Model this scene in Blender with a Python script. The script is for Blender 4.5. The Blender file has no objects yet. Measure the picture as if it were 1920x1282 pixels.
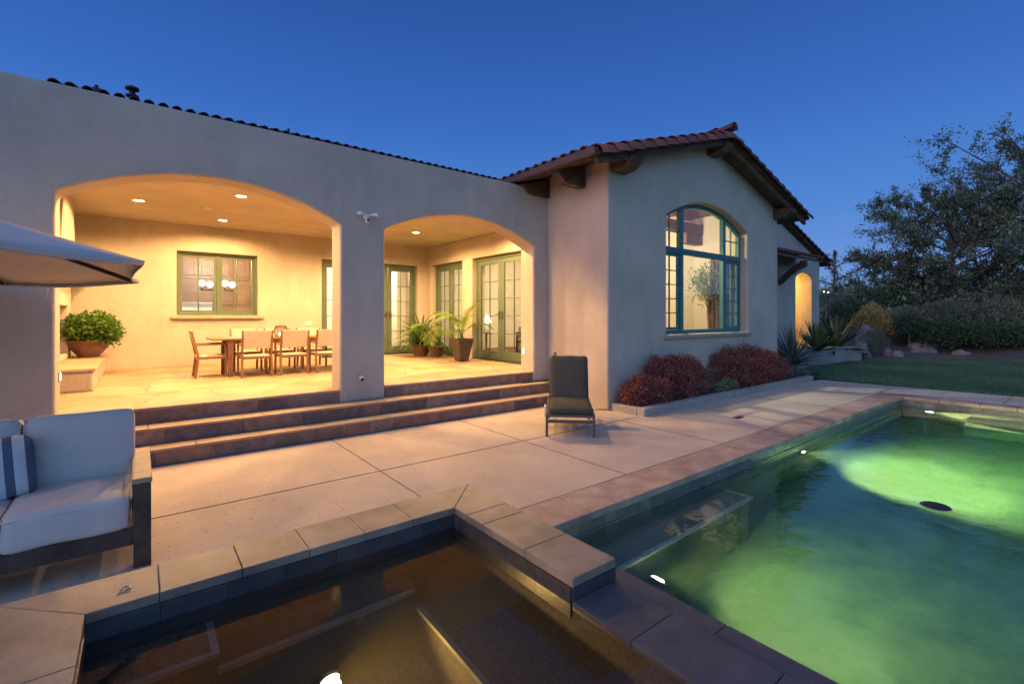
import bpy, math, random
from mathutils import Vector, Matrix, Euler
R = math.radians
PI = math.pi
scene = bpy.context.scene
COL = scene.collection
rng = random.Random(7)

# ------------------------------------------------------------------ camera
cam_d = bpy.data.cameras.new("camera")
cam_d.sensor_width = 36.0
cam_d.lens = 890.6 / 1920 * 36.0
cam_d.shift_y = -(641.0 - 593.0) / 1920
cam_d.clip_start = 0.05
cam_d.clip_end = 1500
cam = bpy.data.objects.new("camera", cam_d)
COL.objects.link(cam)
YAW = math.atan2(2093 - 960, 890.6)          # angle between the view axis and +X
cam.location = (0, 0, 1.5)
cam.rotation_euler = (R(90), 0, YAW - R(90))
scene.camera = cam

# ------------------------------------------------------------------ render / exposure
scene.view_settings.view_transform = 'Standard'
scene.view_settings.look = 'None'
scene.view_settings.exposure = 0.0
scene.view_settings.gamma = 1.0
scene.render.engine = 'CYCLES'
cy = scene.cycles
cy.use_denoising = True
cy.denoiser = 'OPENIMAGEDENOISE'
cy.max_bounces = 10
cy.diffuse_bounces = 4
cy.glossy_bounces = 4
cy.transmission_bounces = 8
cy.transparent_max_bounces = 12
cy.volume_bounces = 1
cy.sample_clamp_indirect = 3.0
cy.sample_clamp_direct = 30.0
cy.caustics_reflective = False
cy.caustics_refractive = True
cy.blur_glossy = 0.5

# ------------------------------------------------------------------ world: dusk sky
world = bpy.data.worlds.new("World")
scene.world = world
world.use_nodes = True
nt = world.node_tree
nt.nodes.clear()
def wn(t, **k):
    n = nt.nodes.new(t)
    for a, b in k.items(): setattr(n, a, b)
    return n
SUN_AZ_VEC = Vector((-1.0, 0.0, 0)).normalized()
GLOW_VEC = Vector((-0.55, -0.84, 0)).normalized()     # afterglow behind and left of the camera
tc = wn('ShaderNodeTexCoord')
sep = wn('ShaderNodeSeparateXYZ'); nt.links.new(tc.outputs['Generated'], sep.inputs[0])
ramp = wn('ShaderNodeValToRGB')
nt.links.new(sep.outputs['Z'], ramp.inputs[0])
cr = ramp.color_ramp
stops = [(0.0, (0.175, 0.30, 0.56)), (0.06, (0.130, 0.265, 0.58)), (0.20, (0.060, 0.195, 0.55)),
         (0.38, (0.028, 0.115, 0.42)), (0.60, (0.013, 0.062, 0.26)), (1.0, (0.050, 0.095, 0.28))]
while len(cr.elements) < len(stops): cr.elements.new(0.5)
for e, (p, c) in zip(cr.elements, stops):
    e.position = p; e.color = (*c, 1)
sky = wn('ShaderNodeTexSky', sky_type='NISHITA')
sky.sun_disc = False
sky.sun_elevation = R(-2.0)
sky.sun_rotation = math.atan2(SUN_AZ_VEC.x, SUN_AZ_VEC.y)
bgS = wn('ShaderNodeBackground'); bgS.inputs['Strength'].default_value = 0.05
nt.links.new(sky.outputs[0], bgS.inputs[0])
# western afterglow, low over the horizon behind the camera
dot = wn('ShaderNodeVectorMath', operation='DOT_PRODUCT')
nt.links.new(tc.outputs['Generated'], dot.inputs[0]); dot.inputs[1].default_value = GLOW_VEC
gl = wn('ShaderNodeMapRange', interpolation_type='SMOOTHSTEP')
gl.inputs['From Min'].default_value = -0.1; gl.inputs['From Max'].default_value = 1.0
nt.links.new(dot.outputs['Value'], gl.inputs['Value'])
bgG = wn('ShaderNodeBackground'); bgG.inputs[0].default_value = (0.31, 0.54, 0.74, 1)
mg = wn('ShaderNodeMath', operation='MULTIPLY'); mg.inputs[1].default_value = 0.70
nt.links.new(gl.outputs[0], mg.inputs[0]); nt.links.new(mg.outputs[0], bgG.inputs['Strength'])
bgR = wn('ShaderNodeBackground'); bgR.inputs['Strength'].default_value = 1.2
nt.links.new(ramp.outputs[0], bgR.inputs[0])
a1 = wn('ShaderNodeAddShader'); a2 = wn('ShaderNodeAddShader')
nt.links.new(bgR.outputs[0], a1.inputs[0]); nt.links.new(bgG.outputs[0], a1.inputs[1])
nt.links.new(a1.outputs[0], a2.inputs[0]); nt.links.new(bgS.outputs[0], a2.inputs[1])
wo = wn('ShaderNodeOutputWorld'); nt.links.new(a2.outputs[0], wo.inputs[0])

# last light of the set sun: one very soft, weak lamp from the afterglow
sd = bpy.data.lights.new("dusk_sun", 'SUN')
sd.energy = 0.95; sd.angle = R(40); sd.color = (1.0, 0.66, 0.66)
so = bpy.data.objects.new("dusk_sun", sd); COL.objects.link(so)
dvec = -(SUN_AZ_VEC + Vector((0, 0, 0.30))).normalized()
so.rotation_euler = dvec.to_track_quat('-Z', 'Y').to_euler()
so.location = (-10, -8, 8)

# ------------------------------------------------------------------ object helpers
def tag(o, label=None, cat=None, group=None, kind=None):
    if label: o['label'] = label
    if cat: o['category'] = cat
    if group: o['group'] = group
    if kind: o['kind'] = kind
    return o
def empty(name, loc=(0, 0, 0), rz=0.0, label=None, cat=None, group=None):
    o = bpy.data.objects.new(name, None); COL.objects.link(o)
    o.location = loc; o.rotation_euler = (0, 0, rz); o.empty_display_size = 0.1
    return tag(o, label, cat, group)
def copy_tree(o, parent=None):
    c = o.copy(); COL.objects.link(c); c.parent = parent
    for ch in list(o.children): copy_tree(ch, c)
    return c

class MB:
    """collects shapes, then links them as ONE mesh object"""
    def __init__(s): s.v = []; s.f = []; s.r = []; s.sm = []
    def add(s, vs, fs, rnd=None, smooth=False):
        b = len(s.v); s.v += [tuple(p) for p in vs]
        rnd = rng.random() if rnd is None else rnd
        for f in fs: s.f.append([b + i for i in f]); s.r.append(rnd); s.sm.append(smooth)
    def box(s, x0, x1, y0, y1, z0, z1, rnd=None, M=None):
        v = [Vector((x, y, z)) for z in (z0, z1) for y in (y0, y1) for x in (x0, x1)]
        if M: v = [M @ p for p in v]
        s.add(v, [(0, 2, 3, 1), (4, 5, 7, 6), (0, 1, 5, 4), (2, 6, 7, 3), (0, 4, 6, 2), (1, 3, 7, 5)], rnd)
    def bar(s, a, b, w, h=None, rnd=None, w2=None, h2=None, up=(0, 0, 1)):
        a = Vector(a); b = Vector(b); h = h or w; w2 = w2 or w; h2 = h2 or h
        d = (b - a).normalized(); up = Vector(up)
        if abs(d.dot(up)) > 0.98: up = Vector((0, 1, 0))
        sx = d.cross(up).normalized(); sy = sx.cross(d).normalized()
        v = []
        for p, ww, hh in ((a, w, h), (b, w2, h2)):
            for i, j in ((-1, -1), (1, -1), (1, 1), (-1, 1)): v.append(p + sx * ww / 2 * i + sy * hh / 2 * j)
        s.add(v, [(0, 1, 2, 3), (7, 6, 5, 4), (0, 4, 5, 1), (1, 5, 6, 2), (2, 6, 7, 3), (3, 7, 4, 0)], rnd)
    def tube(s, pts, rad, n=8, rnd=None, caps=True):
        pts = [Vector(p) for p in pts]
        if not isinstance(rad, (list, tuple)): rad = [rad] * len(pts)
        vs = []; fs = []; up = Vector((0.13, 0.21, 0.97))
        for i, p in enumerate(pts):
            d = (pts[min(i + 1, len(pts) - 1)] - pts[max(i - 1, 0)]).normalized()
            if abs(d.dot(up)) > 0.95: up = Vector((0.9, 0.3, 0.1))
            sx = d.cross(up).normalized(); sy = sx.cross(d)
            for k in range(n):
                a = 2 * PI * k / n
                vs.append(p + (sx * math.cos(a) + sy * math.sin(a)) * rad[i])
        for i in range(len(pts) - 1):
            for k in range(n):
                fs.append((i * n + k, i * n + (k + 1) % n, (i + 1) * n + (k + 1) % n, (i + 1) * n + k))
        if caps:
            fs.append(tuple(range(n))[::-1]); fs.append(tuple(range((len(pts) - 1) * n, len(pts) * n)))
        s.add(vs, fs, rnd, True)
    def lathe(s, prof, c=(0, 0, 0), n=24, rnd=None, sq=False, smooth=True, caps=True):
        vs = []; fs = []
        for r, z in prof:
            for k in range(n):
                a = 2 * PI * (k + (0.5 if sq else 0)) / n
                vs.append((c[0] + r * math.cos(a), c[1] + r * math.sin(a), c[2] + z))
        for i in range(len(prof) - 1):
            for k in range(n):
                fs.append((i * n + k, i * n + (k + 1) % n, (i + 1) * n + (k + 1) % n, (i + 1) * n + k))
        if caps and prof[0][0] > 1e-4: fs.append(tuple(range(n))[::-1])
        if caps and prof[-1][0] > 1e-4: fs.append(tuple(range((len(prof) - 1) * n, len(prof) * n)))
        s.add(vs, fs, rnd, smooth and not sq)
    def prism(s, polys, mp, dv, rnd=None, key=5):
        """polys: 2D polygons sharing corners; mp: 2D -> 3D; dv: thickness vector"""
        idx = {}; pts = []
        def gi(p):
            k = (round(p[0], key), round(p[1], key))
            if k not in idx: idx[k] = len(pts); pts.append(Vector(mp(*p)))
            return idx[k]
        P = [[gi(p) for p in pl] for pl in polys]
        n = len(pts); dv = Vector(dv); vs = pts + [p + dv for p in pts]
        use = {}
        for pl in P:
            for i in range(len(pl)):
                e = (pl[i], pl[(i + 1) % len(pl)]); k = tuple(sorted(e))
                use.setdefault(k, []).append(e)
        fs = [tuple(pl) for pl in P] + [tuple(i + n for i in reversed(pl)) for pl in P]
        for k, es in use.items():
            if len(es) == 1:
                a, b = es[0]; fs.append((b, a, a + n, b + n))
        s.add(vs, fs, rnd)
    def build(s, name, mat, parent=None, bevel=0, seg=2, recalc=False, weld=False, bskip=None):
        me = bpy.data.meshes.new(name)
        me.from_pydata(s.v, [], s.f); me.update()
        at = me.attributes.new('rnd', 'FLOAT', 'FACE'); at.data.foreach_set('value', s.r)
        me.polygons.foreach_set('use_smooth', s.sm)
        if mat: me.materials.append(mat)
        if recalc or bevel:
            import bmesh
            bm = bmesh.new(); bm.from_mesh(me)
            if weld: bmesh.ops.remove_doubles(bm, verts=bm.verts, dist=1e-5)
            bmesh.ops.recalc_face_normals(bm, faces=bm.faces); bm.to_mesh(me); bm.free()
        o = bpy.data.objects.new(name, me); COL.objects.link(o)
        if parent: o.parent = parent
        if bevel:
            m = o.modifiers.new('bevel', 'BEVEL'); m.width = bevel; m.segments = seg
            m.limit_method = 'ANGLE'; m.angle_limit = R(40); m.harden_normals = False
            if bskip:                      # leave the edges hidden in an adjoining wall unbevelled
                import bmesh
                bm = bmesh.new(); bm.from_mesh(me); lay = bm.edges.layers.float.new('bevel_weight_edge')
                for e in bm.edges:
                    ang = e.calc_face_angle(0) if len(e.link_faces) == 2 else 0
                    e[lay] = 1.0 if ang > R(40) and not bskip(e.verts[0].co, e.verts[1].co) else 0.0
                bm.to_mesh(me); bm.free(); m.limit_method = 'WEIGHT'
        return o
def rects_with_holes(x0, x1, z0, z1, holes):
    xs = sorted({x0, x1, *[h[0] for h in holes], *[h[1] for h in holes]})
    zs = sorted({z0, z1, *[h[2] for h in holes], *[h[3] for h in holes]})
    out = []
    for i in range(len(xs) - 1):
        for j in range(len(zs) - 1):
            cx = (xs[i] + xs[i + 1]) / 2; cz = (zs[j] + zs[j + 1]) / 2
            if any(h[0] < cx < h[1] and h[2] < cz < h[3] for h in holes): continue
            out.append([(xs[i], zs[j]), (xs[i + 1], zs[j]), (xs[i + 1], zs[j + 1]), (xs[i], zs[j + 1])])
    return out
def soft_box(name, mat, size, parent=None, loc=(0, 0, 0), rot=(0, 0, 0), rnd_r=0.05, puff=0.03, seam=None):
    """a padded cushion: rounded subdivided box that swells a little in the middle"""
    sx, sy, sz = [a / 2 for a in size]
    n = 10; vs = []; fs = []; idx = {}
    def P(a, b, c):
        k = (a, b, c)
        if k in idx: return idx[k]
        x, y, z = (2 * a / n - 1), (2 * b / n - 1), (2 * c / n - 1)
        X, Y, Z = x * sx, y * sy, z * sz
        r = min(rnd_r, sx, sy, sz)
        q = Vector((max(-sx + r, min(sx - r, X)), max(-sy + r, min(sy - r, Y)), max(-sz + r, min(sz - r, Z))))
        d = Vector((X, Y, Z)) - q
        if d.length > 1e-6: d = d.normalized() * r
        p = q + d
        m = min(sx, sy, sz)
        if m == sz: p.z += puff * (1 - x * x) * (1 - y * y) * (1 if z > 0 else -1) * abs(z)
        elif m == sy: p.y += puff * (1 - x * x) * (1 - z * z) * (1 if y > 0 else -1) * abs(y)
        else: p.x += puff * (1 - y * y) * (1 - z * z) * (1 if x > 0 else -1) * abs(x)
        p += Vector((math.sin(7 * y + 3 * z), math.sin(6 * x + 2 * z), math.sin(5 * x + 4 * y))) * 0.004
        idx[k] = len(vs); vs.append(p); return idx[k]
    for i in range(n):
        for j in range(n):
            for c in (0, n):
                q = [(i, j), (i + 1, j), (i + 1, j + 1), (i, j + 1)]
                fs.append([P(a, b, c) for a, b in q]); fs.append([P(a, c, b) for a, b in q]); fs.append([P(c, a, b) for a, b in q])
    M = Matrix.Translation(loc) @ Euler(rot).to_matrix().to_4x4()
    mb = MB(); mb.add([M @ v for v in vs], fs, 0.5, True)
    return mb.build(name, mat, parent, recalc=True)

# ------------------------------------------------------------------ materials
def mat(name, col, rough=0.8, var=0.0, nscale=4.0, col2=None, nmix=0.5, bump=0.0, bscale=60.0, metal=0.0,
        spec=0.5, trans=0.0, emit=None, estr=0.0, hue_r=None, bdist=0.01):
    m = bpy.data.materials.new(name); m.use_nodes = True
    t = m.node_tree; N = t.nodes; L = t.links
    b = N['Principled BSDF']
    b.inputs['Roughness'].default_value = rough; b.inputs['Metallic'].default_value = metal
    b.inputs['Specular IOR Level'].default_value = spec
    tcn = N.new('ShaderNodeTexCoord')
    base = None
    rgb = N.new('ShaderNodeRGB'); rgb.outputs[0].default_value = (*col, 1); base = rgb.outputs[0]
    if col2:
        no = N.new('ShaderNodeTexNoise'); no.inputs['Scale'].default_value = nscale
        no.inputs['Detail'].default_value = 6; no.inputs['Roughness'].default_value = 0.6
        L.new(tcn.outputs['Object'], no.inputs['Vector'])
        mr = N.new('ShaderNodeMapRange'); mr.inputs['From Min'].default_value = 0.35; mr.inputs['From Max'].default_value = 0.65
        mr.inputs['To Max'].default_value = nmix * 2 if nmix <= 0.5 else 1
        L.new(no.outputs['Fac'], mr.inputs['Value'])
        mx = N.new('ShaderNodeMix'); mx.data_type = 'RGBA'
        L.new(mr.outputs[0], mx.inputs[0]); L.new(base, mx.inputs[6]); mx.inputs[7].default_value = (*col2, 1)
        base = mx.outputs[2]
    if hue_r:                                   # per-piece tint taken from the face attribute
        at = N.new('ShaderNodeAttribute'); at.attribute_name = 'rnd'
        rp = N.new('ShaderNodeValToRGB'); rp.color_ramp.interpolation = 'LINEAR'
        els = rp.color_ramp.elements
        while len(els) < len(hue_r): els.new(0.5)
        for i, c in enumerate(hue_r):
            els[i].position = i / (len(hue_r) - 1); els[i].color = (*c, 1)
        L.new(at.outputs['Fac'], rp.inputs[0])
        mx = N.new('ShaderNodeMix'); mx.data_type = 'RGBA'; mx.blend_type = 'MULTIPLY'; mx.inputs[0].default_value = 1
        L.new(base, mx.inputs[6]); L.new(rp.outputs[0], mx.inputs[7]); base = mx.outputs[2]
    if var:
        at = N.new('ShaderNodeAttribute'); at.attribute_name = 'rnd'
        mr = N.new('ShaderNodeMapRange'); mr.inputs['To Min'].default_value = 1 - var; mr.inputs['To Max'].default_value = 1 + var
        L.new(at.outputs['Fac'], mr.inputs['Value'])
        mx = N.new('ShaderNodeVectorMath'); mx.operation = 'SCALE'
        L.new(base, mx.inputs[0]); L.new(mr.outputs[0], mx.inputs['Scale']); base = mx.outputs[0]
    L.new(base, b.inputs['Base Color'])
    if bump:
        nb = N.new('ShaderNodeTexNoise'); nb.inputs['Scale'].default_value = bscale; nb.inputs['Detail'].default_value = 5
        L.new(tcn.outputs['Object'], nb.inputs['Vector'])
        bp = N.new('ShaderNodeBump'); bp.inputs['Strength'].default_value = bump; bp.inputs['Distance'].default_value = bdist
        L.new(nb.outputs['Fac'], bp.inputs['Height']); L.new(bp.outputs[0], b.inputs['Normal'])
    if trans:
        b.inputs['Transmission Weight'].default_value = trans
    if emit:
        b.inputs['Emission Color'].default_value = (*emit, 1); b.inputs['Emission Strength'].default_value = estr
    return m
def leaf_mat(name, hues, rough=0.55, tl=0.25):
    m = mat(name, (1, 1, 1), rough, hue_r=hues, spec=0.3)
    t = m.node_tree; N = t.nodes; L = t.links; b = N['Principled BSDF']
    tr = N.new('ShaderNodeBsdfTranslucent'); src = b.inputs['Base Color'].links[0].from_socket
    L.new(src, tr.inputs[0])
    mx = N.new('ShaderNodeMixShader'); mx.inputs[0].default_value = tl
    out = [n for n in N if n.type == 'OUTPUT_MATERIAL'][0]
    L.new(b.outputs[0], mx.inputs[1]); L.new(tr.outputs[0], mx.inputs[2]); L.new(mx.outputs[0], out.inputs[0])
    return m

M = {}
M['stucco'] = mat('stucco', (0.52, 0.46, 0.39), 0.92, col2=(0.44, 0.39, 0.33), nscale=1.1, nmix=0.35, bump=0.55, bscale=55, spec=0.2, bdist=0.012)
def streaks(m, amt=0.13):
    t = m.node_tree; N = t.nodes; L = t.links; b = N['Principled BSDF']; src = b.inputs['Base Color'].links[0].from_socket
    tcn = N.new('ShaderNodeTexCoord'); mp = N.new('ShaderNodeMapping'); mp.inputs['Scale'].default_value = (2.2, 2.2, 0.8)
    L.new(tcn.outputs['Object'], mp.inputs[0])
    no = N.new('ShaderNodeTexNoise'); no.inputs['Scale'].default_value = 1.6; no.inputs['Detail'].default_value = 8; no.inputs['Roughness'].default_value = .65
    L.new(mp.outputs[0], no.inputs['Vector'])
    n2 = N.new('ShaderNodeTexNoise'); n2.inputs['Scale'].default_value = 0.9; n2.inputs['Detail'].default_value = 5; L.new(tcn.outputs['Object'], n2.inputs['Vector'])
    ad = N.new('ShaderNodeMath'); ad.operation = 'ADD'; L.new(no.outputs['Fac'], ad.inputs[0]); L.new(n2.outputs['Fac'], ad.inputs[1])
    mr = N.new('ShaderNodeMapRange'); mr.inputs['From Min'].default_value = .75; mr.inputs['From Max'].default_value = 1.25
    mr.inputs['To Min'].default_value = 1 - amt; mr.inputs['To Max'].default_value = 1 + amt * .5; L.new(ad.outputs[0], mr.inputs['Value'])
    sc = N.new('ShaderNodeVectorMath'); sc.operation = 'SCALE'; L.new(src, sc.inputs[0]); L.new(mr.outputs[0], sc.inputs['Scale'])
    L.new(sc.outputs[0], b.inputs['Base Color'])
streaks(M['stucco'])
def trowel(m):
    t = m.node_tree; N = t.nodes; L = t.links; b = N['Principled BSDF']; old = b.inputs['Normal'].links[0].from_node
    tcn = N.new('ShaderNodeTexCoord'); no = N.new('ShaderNodeTexNoise'); no.inputs['Scale'].default_value = 5; no.inputs['Detail'].default_value = 3; no.inputs['Distortion'].default_value = 1.2
    L.new(tcn.outputs['Object'], no.inputs['Vector']); bp = N.new('ShaderNodeBump'); bp.inputs['Strength'].default_value = .5; bp.inputs['Distance'].default_value = .02
    L.new(no.outputs['Fac'], bp.inputs['Height']); L.new(bp.outputs[0], old.inputs['Normal'])
trowel(M['stucco'])
M['plaster_in'] = mat('interior_plaster', (0.78, 0.72, 0.60), 0.9, col2=(0.70, 0.64, 0.53), nscale=1, nmix=0.3, bump=0.1, bscale=40, spec=0.2)
M['white_in'] = mat('white_paint', (0.82, 0.80, 0.74), 0.85, col2=(0.76, 0.74, 0.69), nscale=2, nmix=0.3, spec=0.2)
M['green_frame'] = mat('green_painted_wood', (0.10, 0.145, 0.095), 0.5, col2=(0.085, 0.125, 0.08), nscale=9, nmix=0.4, bump=0.05, bscale=90)
M['teal_frame'] = mat('teal_painted_wood', (0.045, 0.16, 0.17), 0.45, col2=(0.035, 0.135, 0.15), nscale=9, nmix=0.4, bump=0.05, bscale=90)
M['sill'] = mat('carved_stone_sill', (0.42, 0.33, 0.25), 0.85, col2=(0.33, 0.26, 0.20), nscale=8, bump=0.5, bscale=25)
M['wood_dark'] = mat('dark_stained_timber', (0.055, 0.033, 0.025), 0.75, col2=(0.12, 0.08, 0.06), nscale=6, bump=0.6, bscale=22, var=0.15)
M['wood_in'] = mat('interior_timber', (0.20, 0.095, 0.04), 0.6, col2=(0.14, 0.065, 0.03), nscale=5, bump=0.2, bscale=30)
M['teak'] = mat('teak', (0.27, 0.13, 0.062), 0.5, col2=(0.20, 0.095, 0.045), nscale=12, bump=0.15, bscale=60, var=0.12)
M['teak_grey'] = mat('weathered_teak', (0.40, 0.30, 0.19), 0.6, col2=(0.33, 0.24, 0.15), nscale=14, bump=0.2, bscale=60)
M['rope'] = mat('woven_cord', (0.74, 0.66, 0.50), 0.85, col2=(0.64, 0.56, 0.41), nscale=40, bump=0.6, bscale=200)
M['tile'] = mat('clay_roof_tile', (0.19, 0.075, 0.065), 0.8, col2=(0.13, 0.06, 0.055), nscale=5, bump=0.3, bscale=35,
                hue_r=[(1.15, 0.95, 0.9), (0.75, 0.8, 0.9), (1.3, 1.15, 1.0), (0.95, 0.8, 0.85), (0.6, 0.65, 0.75)])
M['tile_dark'] = mat('weathered_roof_tile', (0.13, 0.07, 0.06), 0.8, col2=(0.09, 0.05, 0.05), nscale=5, bump=0.3, bscale=35, var=0.25)
M['gutter'] = mat('painted_gutter', (0.12, 0.075, 0.07), 0.45, col2=(0.09, 0.06, 0.055), nscale=6)
M['metal_dark'] = mat('dark_metal', (0.035, 0.033, 0.035), 0.45, metal=0.3, col2=(0.05, 0.045, 0.045), nscale=12)
M['metal_grey'] = mat('grey_powder_coated_metal', (0.085, 0.085, 0.095), 0.45, metal=0.3, col2=(0.11, 0.105, 0.11), nscale=12)
M['steel'] = mat('brushed_steel', (0.55, 0.54, 0.52), 0.3, metal=0.9, col2=(0.45, 0.44, 0.43), nscale=10)
M['bronze'] = mat('bronze_handle', (0.10, 0.06, 0.035), 0.35, metal=0.8)
M['white_plastic'] = mat('white_plastic', (0.78, 0.78, 0.76), 0.4)
M['black_plastic'] = mat('black_plastic', (0.02, 0.02, 0.02), 0.4)
M['sofa_fabric'] = mat('light_grey_woven_fabric', (0.60, 0.56, 0.52), 0.95, col2=(0.54, 0.50, 0.46), nscale=5, nmix=0.3, bump=0.5, bscale=260, spec=0.1, bdist=0.004)
M['navy_fabric'] = mat('dark_cushion_fabric', (0.055, 0.055, 0.045), 0.95, col2=(0.085, 0.083, 0.065), nscale=130, bump=0.5, bscale=240, spec=0.1)
M['canvas'] = mat('umbrella_canvas', (0.66, 0.62, 0.58), 0.9, col2=(0.60, 0.56, 0.53), nscale=3, bump=0.15, bscale=120, spec=0.1)
M['pot_brown'] = mat('brown_glazed_pot', (0.17, 0.085, 0.05), 0.45, col2=(0.10, 0.05, 0.035), nscale=9, bump=0.3, bscale=30)
M['pot_dark'] = mat('dark_slate_pot', (0.05, 0.042, 0.035), 0.55, col2=(0.08, 0.065, 0.05), nscale=9, bump=0.2, bscale=30)
M['soil'] = mat('soil', (0.05, 0.035, 0.025), 0.95, col2=(0.09, 0.06, 0.04), nscale=20, bump=0.9, bscale=40)
M['cabinet'] = mat('cherry_cabinet', (0.26, 0.145, 0.075), 0.45, col2=(0.19, 0.10, 0.055), nscale=4)
M['kerb'] = mat('cast_concrete', (0.36, 0.33, 0.29), 0.9, col2=(0.29, 0.265, 0.24), nscale=5, bump=0.4, bscale=60, var=0.08)
M['coping_pink'] = mat('sandstone_coping', (0.45, 0.345, 0.27), 0.7, col2=(0.28, 0.195, 0.16), nscale=3.5, bump=0.5, bscale=14,
                       hue_r=[(0.80, 0.76, 0.74), (1.0, 1.02, 1.04), (1.14, 1.14, 1.12), (0.86, 0.76, 0.72), (1.02, 1.0, 1.02)])
M['coping_tan'] = mat('limestone_coping', (0.35, 0.28, 0.205), 0.55, col2=(0.19, 0.15, 0.12), nscale=3.2, bump=0.5, bscale=12,
                      hue_r=[(0.85, 0.85, 0.88), (1.0, 1.0, 0.95), (1.12, 1.08, 0.98), (0.92, 0.88, 0.86)])
M['ledge'] = mat('dark_slate_ledge', (0.075, 0.07, 0.075), 0.35, col2=(0.11, 0.10, 0.10), nscale=6, bump=0.3, bscale=20, var=0.12)
M['pool_tile'] = mat('waterline_tile', (0.12, 0.125, 0.12), 0.35, col2=(0.18, 0.18, 0.165), nscale=10, bump=0.15, bscale=30, var=0.25)
M['spa_tile'] = mat('dark_spa_tile', (0.045, 0.045, 0.05), 0.3, col2=(0.075, 0.075, 0.078), nscale=8, bump=0.15, bscale=30, var=0.2)
M['pebble'] = mat('pebble_plaster', (0.022, 0.022, 0.022), 0.9, col2=(0.085, 0.075, 0.05), nscale=60, bump=0.6, bscale=90)
M['pool_plaster'] = mat('pool_plaster', (0.24, 0.25, 0.21), 0.9, col2=(0.13, 0.15, 0.135), nscale=2.6, bump=0.3, bscale=40)
M['trim_tile'] = mat('pale_step_trim', (0.55, 0.55, 0.50), 0.5, col2=(0.45, 0.45, 0.42), nscale=12)
M['rock'] = mat('boulder_stone', (0.30, 0.25, 0.23), 0.9, col2=(0.20, 0.17, 0.16), nscale=3, bump=0.8, bscale=9, bdist=0.03)
M['bark'] = mat('bark', (0.11, 0.085, 0.065), 0.95, col2=(0.20, 0.165, 0.135), nscale=8, bump=0.8, bscale=30)
M['riser'] = mat('step_riser_stone', (0.31, 0.205, 0.155), 0.7, col2=(0.18, 0.12, 0.10), nscale=9, bump=0.8, bscale=18,
                 hue_r=[(0.6, 0.6, 0.68), (1.0, 0.9, 0.8), (1.45, 1.3, 1.15), (0.75, 0.78, 0.9), (1.2, 0.85, 0.7)])
M['tread'] = mat('step_tread_stone', (0.47, 0.36, 0.25), 0.7, col2=(0.37, 0.27, 0.18), nscale=4, bump=0.5, bscale=15,
                 hue_r=[(0.9, 0.88, 0.86), (1.05, 1.0, 0.95), (0.96, 0.93, 0.9)])

def glass_mat(name, tint=(1, 1, 1), refl=1.0):
    m = bpy.data.materials.new(name); m.use_nodes = True
    t = m.node_tree; t.nodes.clear()
    tr = t.nodes.new('ShaderNodeBsdfTransparent'); tr.inputs[0].default_value = (*tint, 1)
    g = t.nodes.new('ShaderNodeBsdfGlossy'); g.inputs['Roughness'].default_value = 0.0
    fr = t.nodes.new('ShaderNodeLayerWeight'); fr.inputs[0].default_value = 0.5
    pw = t.nodes.new('ShaderNodeMath'); pw.operation = 'POWER'; pw.inputs[1].default_value = 4.0
    ma = t.nodes.new('ShaderNodeMath'); ma.operation = 'MULTIPLY_ADD'; ma.inputs[1].default_value = 0.9; ma.inputs[2].default_value = 0.035
    t.links.new(fr.outputs['Facing'], pw.inputs[0]); t.links.new(pw.outputs[0], ma.inputs[0])
    mx = t.nodes.new('ShaderNodeMixShader'); o = t.nodes.new('ShaderNodeOutputMaterial')
    t.links.new(ma.outputs[0], mx.inputs[0]); t.links.new(tr.outputs[0], mx.inputs[1]); t.links.new(g.outputs[0], mx.inputs[2])
    t.links.new(mx.outputs[0], o.inputs[0]); return m
M['glass'] = glass_mat('window_glass', (0.96, 0.97, 0.95))
def emis(name, col, s):
    m = bpy.data.materials.new(name); m.use_nodes = True
    t = m.node_tree; t.nodes.clear(); e = t.nodes.new('ShaderNodeEmission')
    e.inputs[0].default_value = (*col, 1); e.inputs[1].default_value = s
    o = t.nodes.new('ShaderNodeOutputMaterial'); t.links.new(e.outputs[0], o.inputs[0]); return m
M['lamp_warm'] = emis('lit_lamp', (1.0, 0.72, 0.40), 30)
M['lamp_globe'] = emis('lit_globe', (1.0, 0.80, 0.55), 4.5)
M['lamp_pool'] = emis('lit_pool_lamp', (1.0, 0.82, 0.48), 16)
M['lamp_small'] = emis('lit_step_lamp', (1.0, 0.82, 0.6), 8)
M['lamp_far'] = emis('lit_far_lamp', (1.0, 0.95, 0.8), 5)

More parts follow.
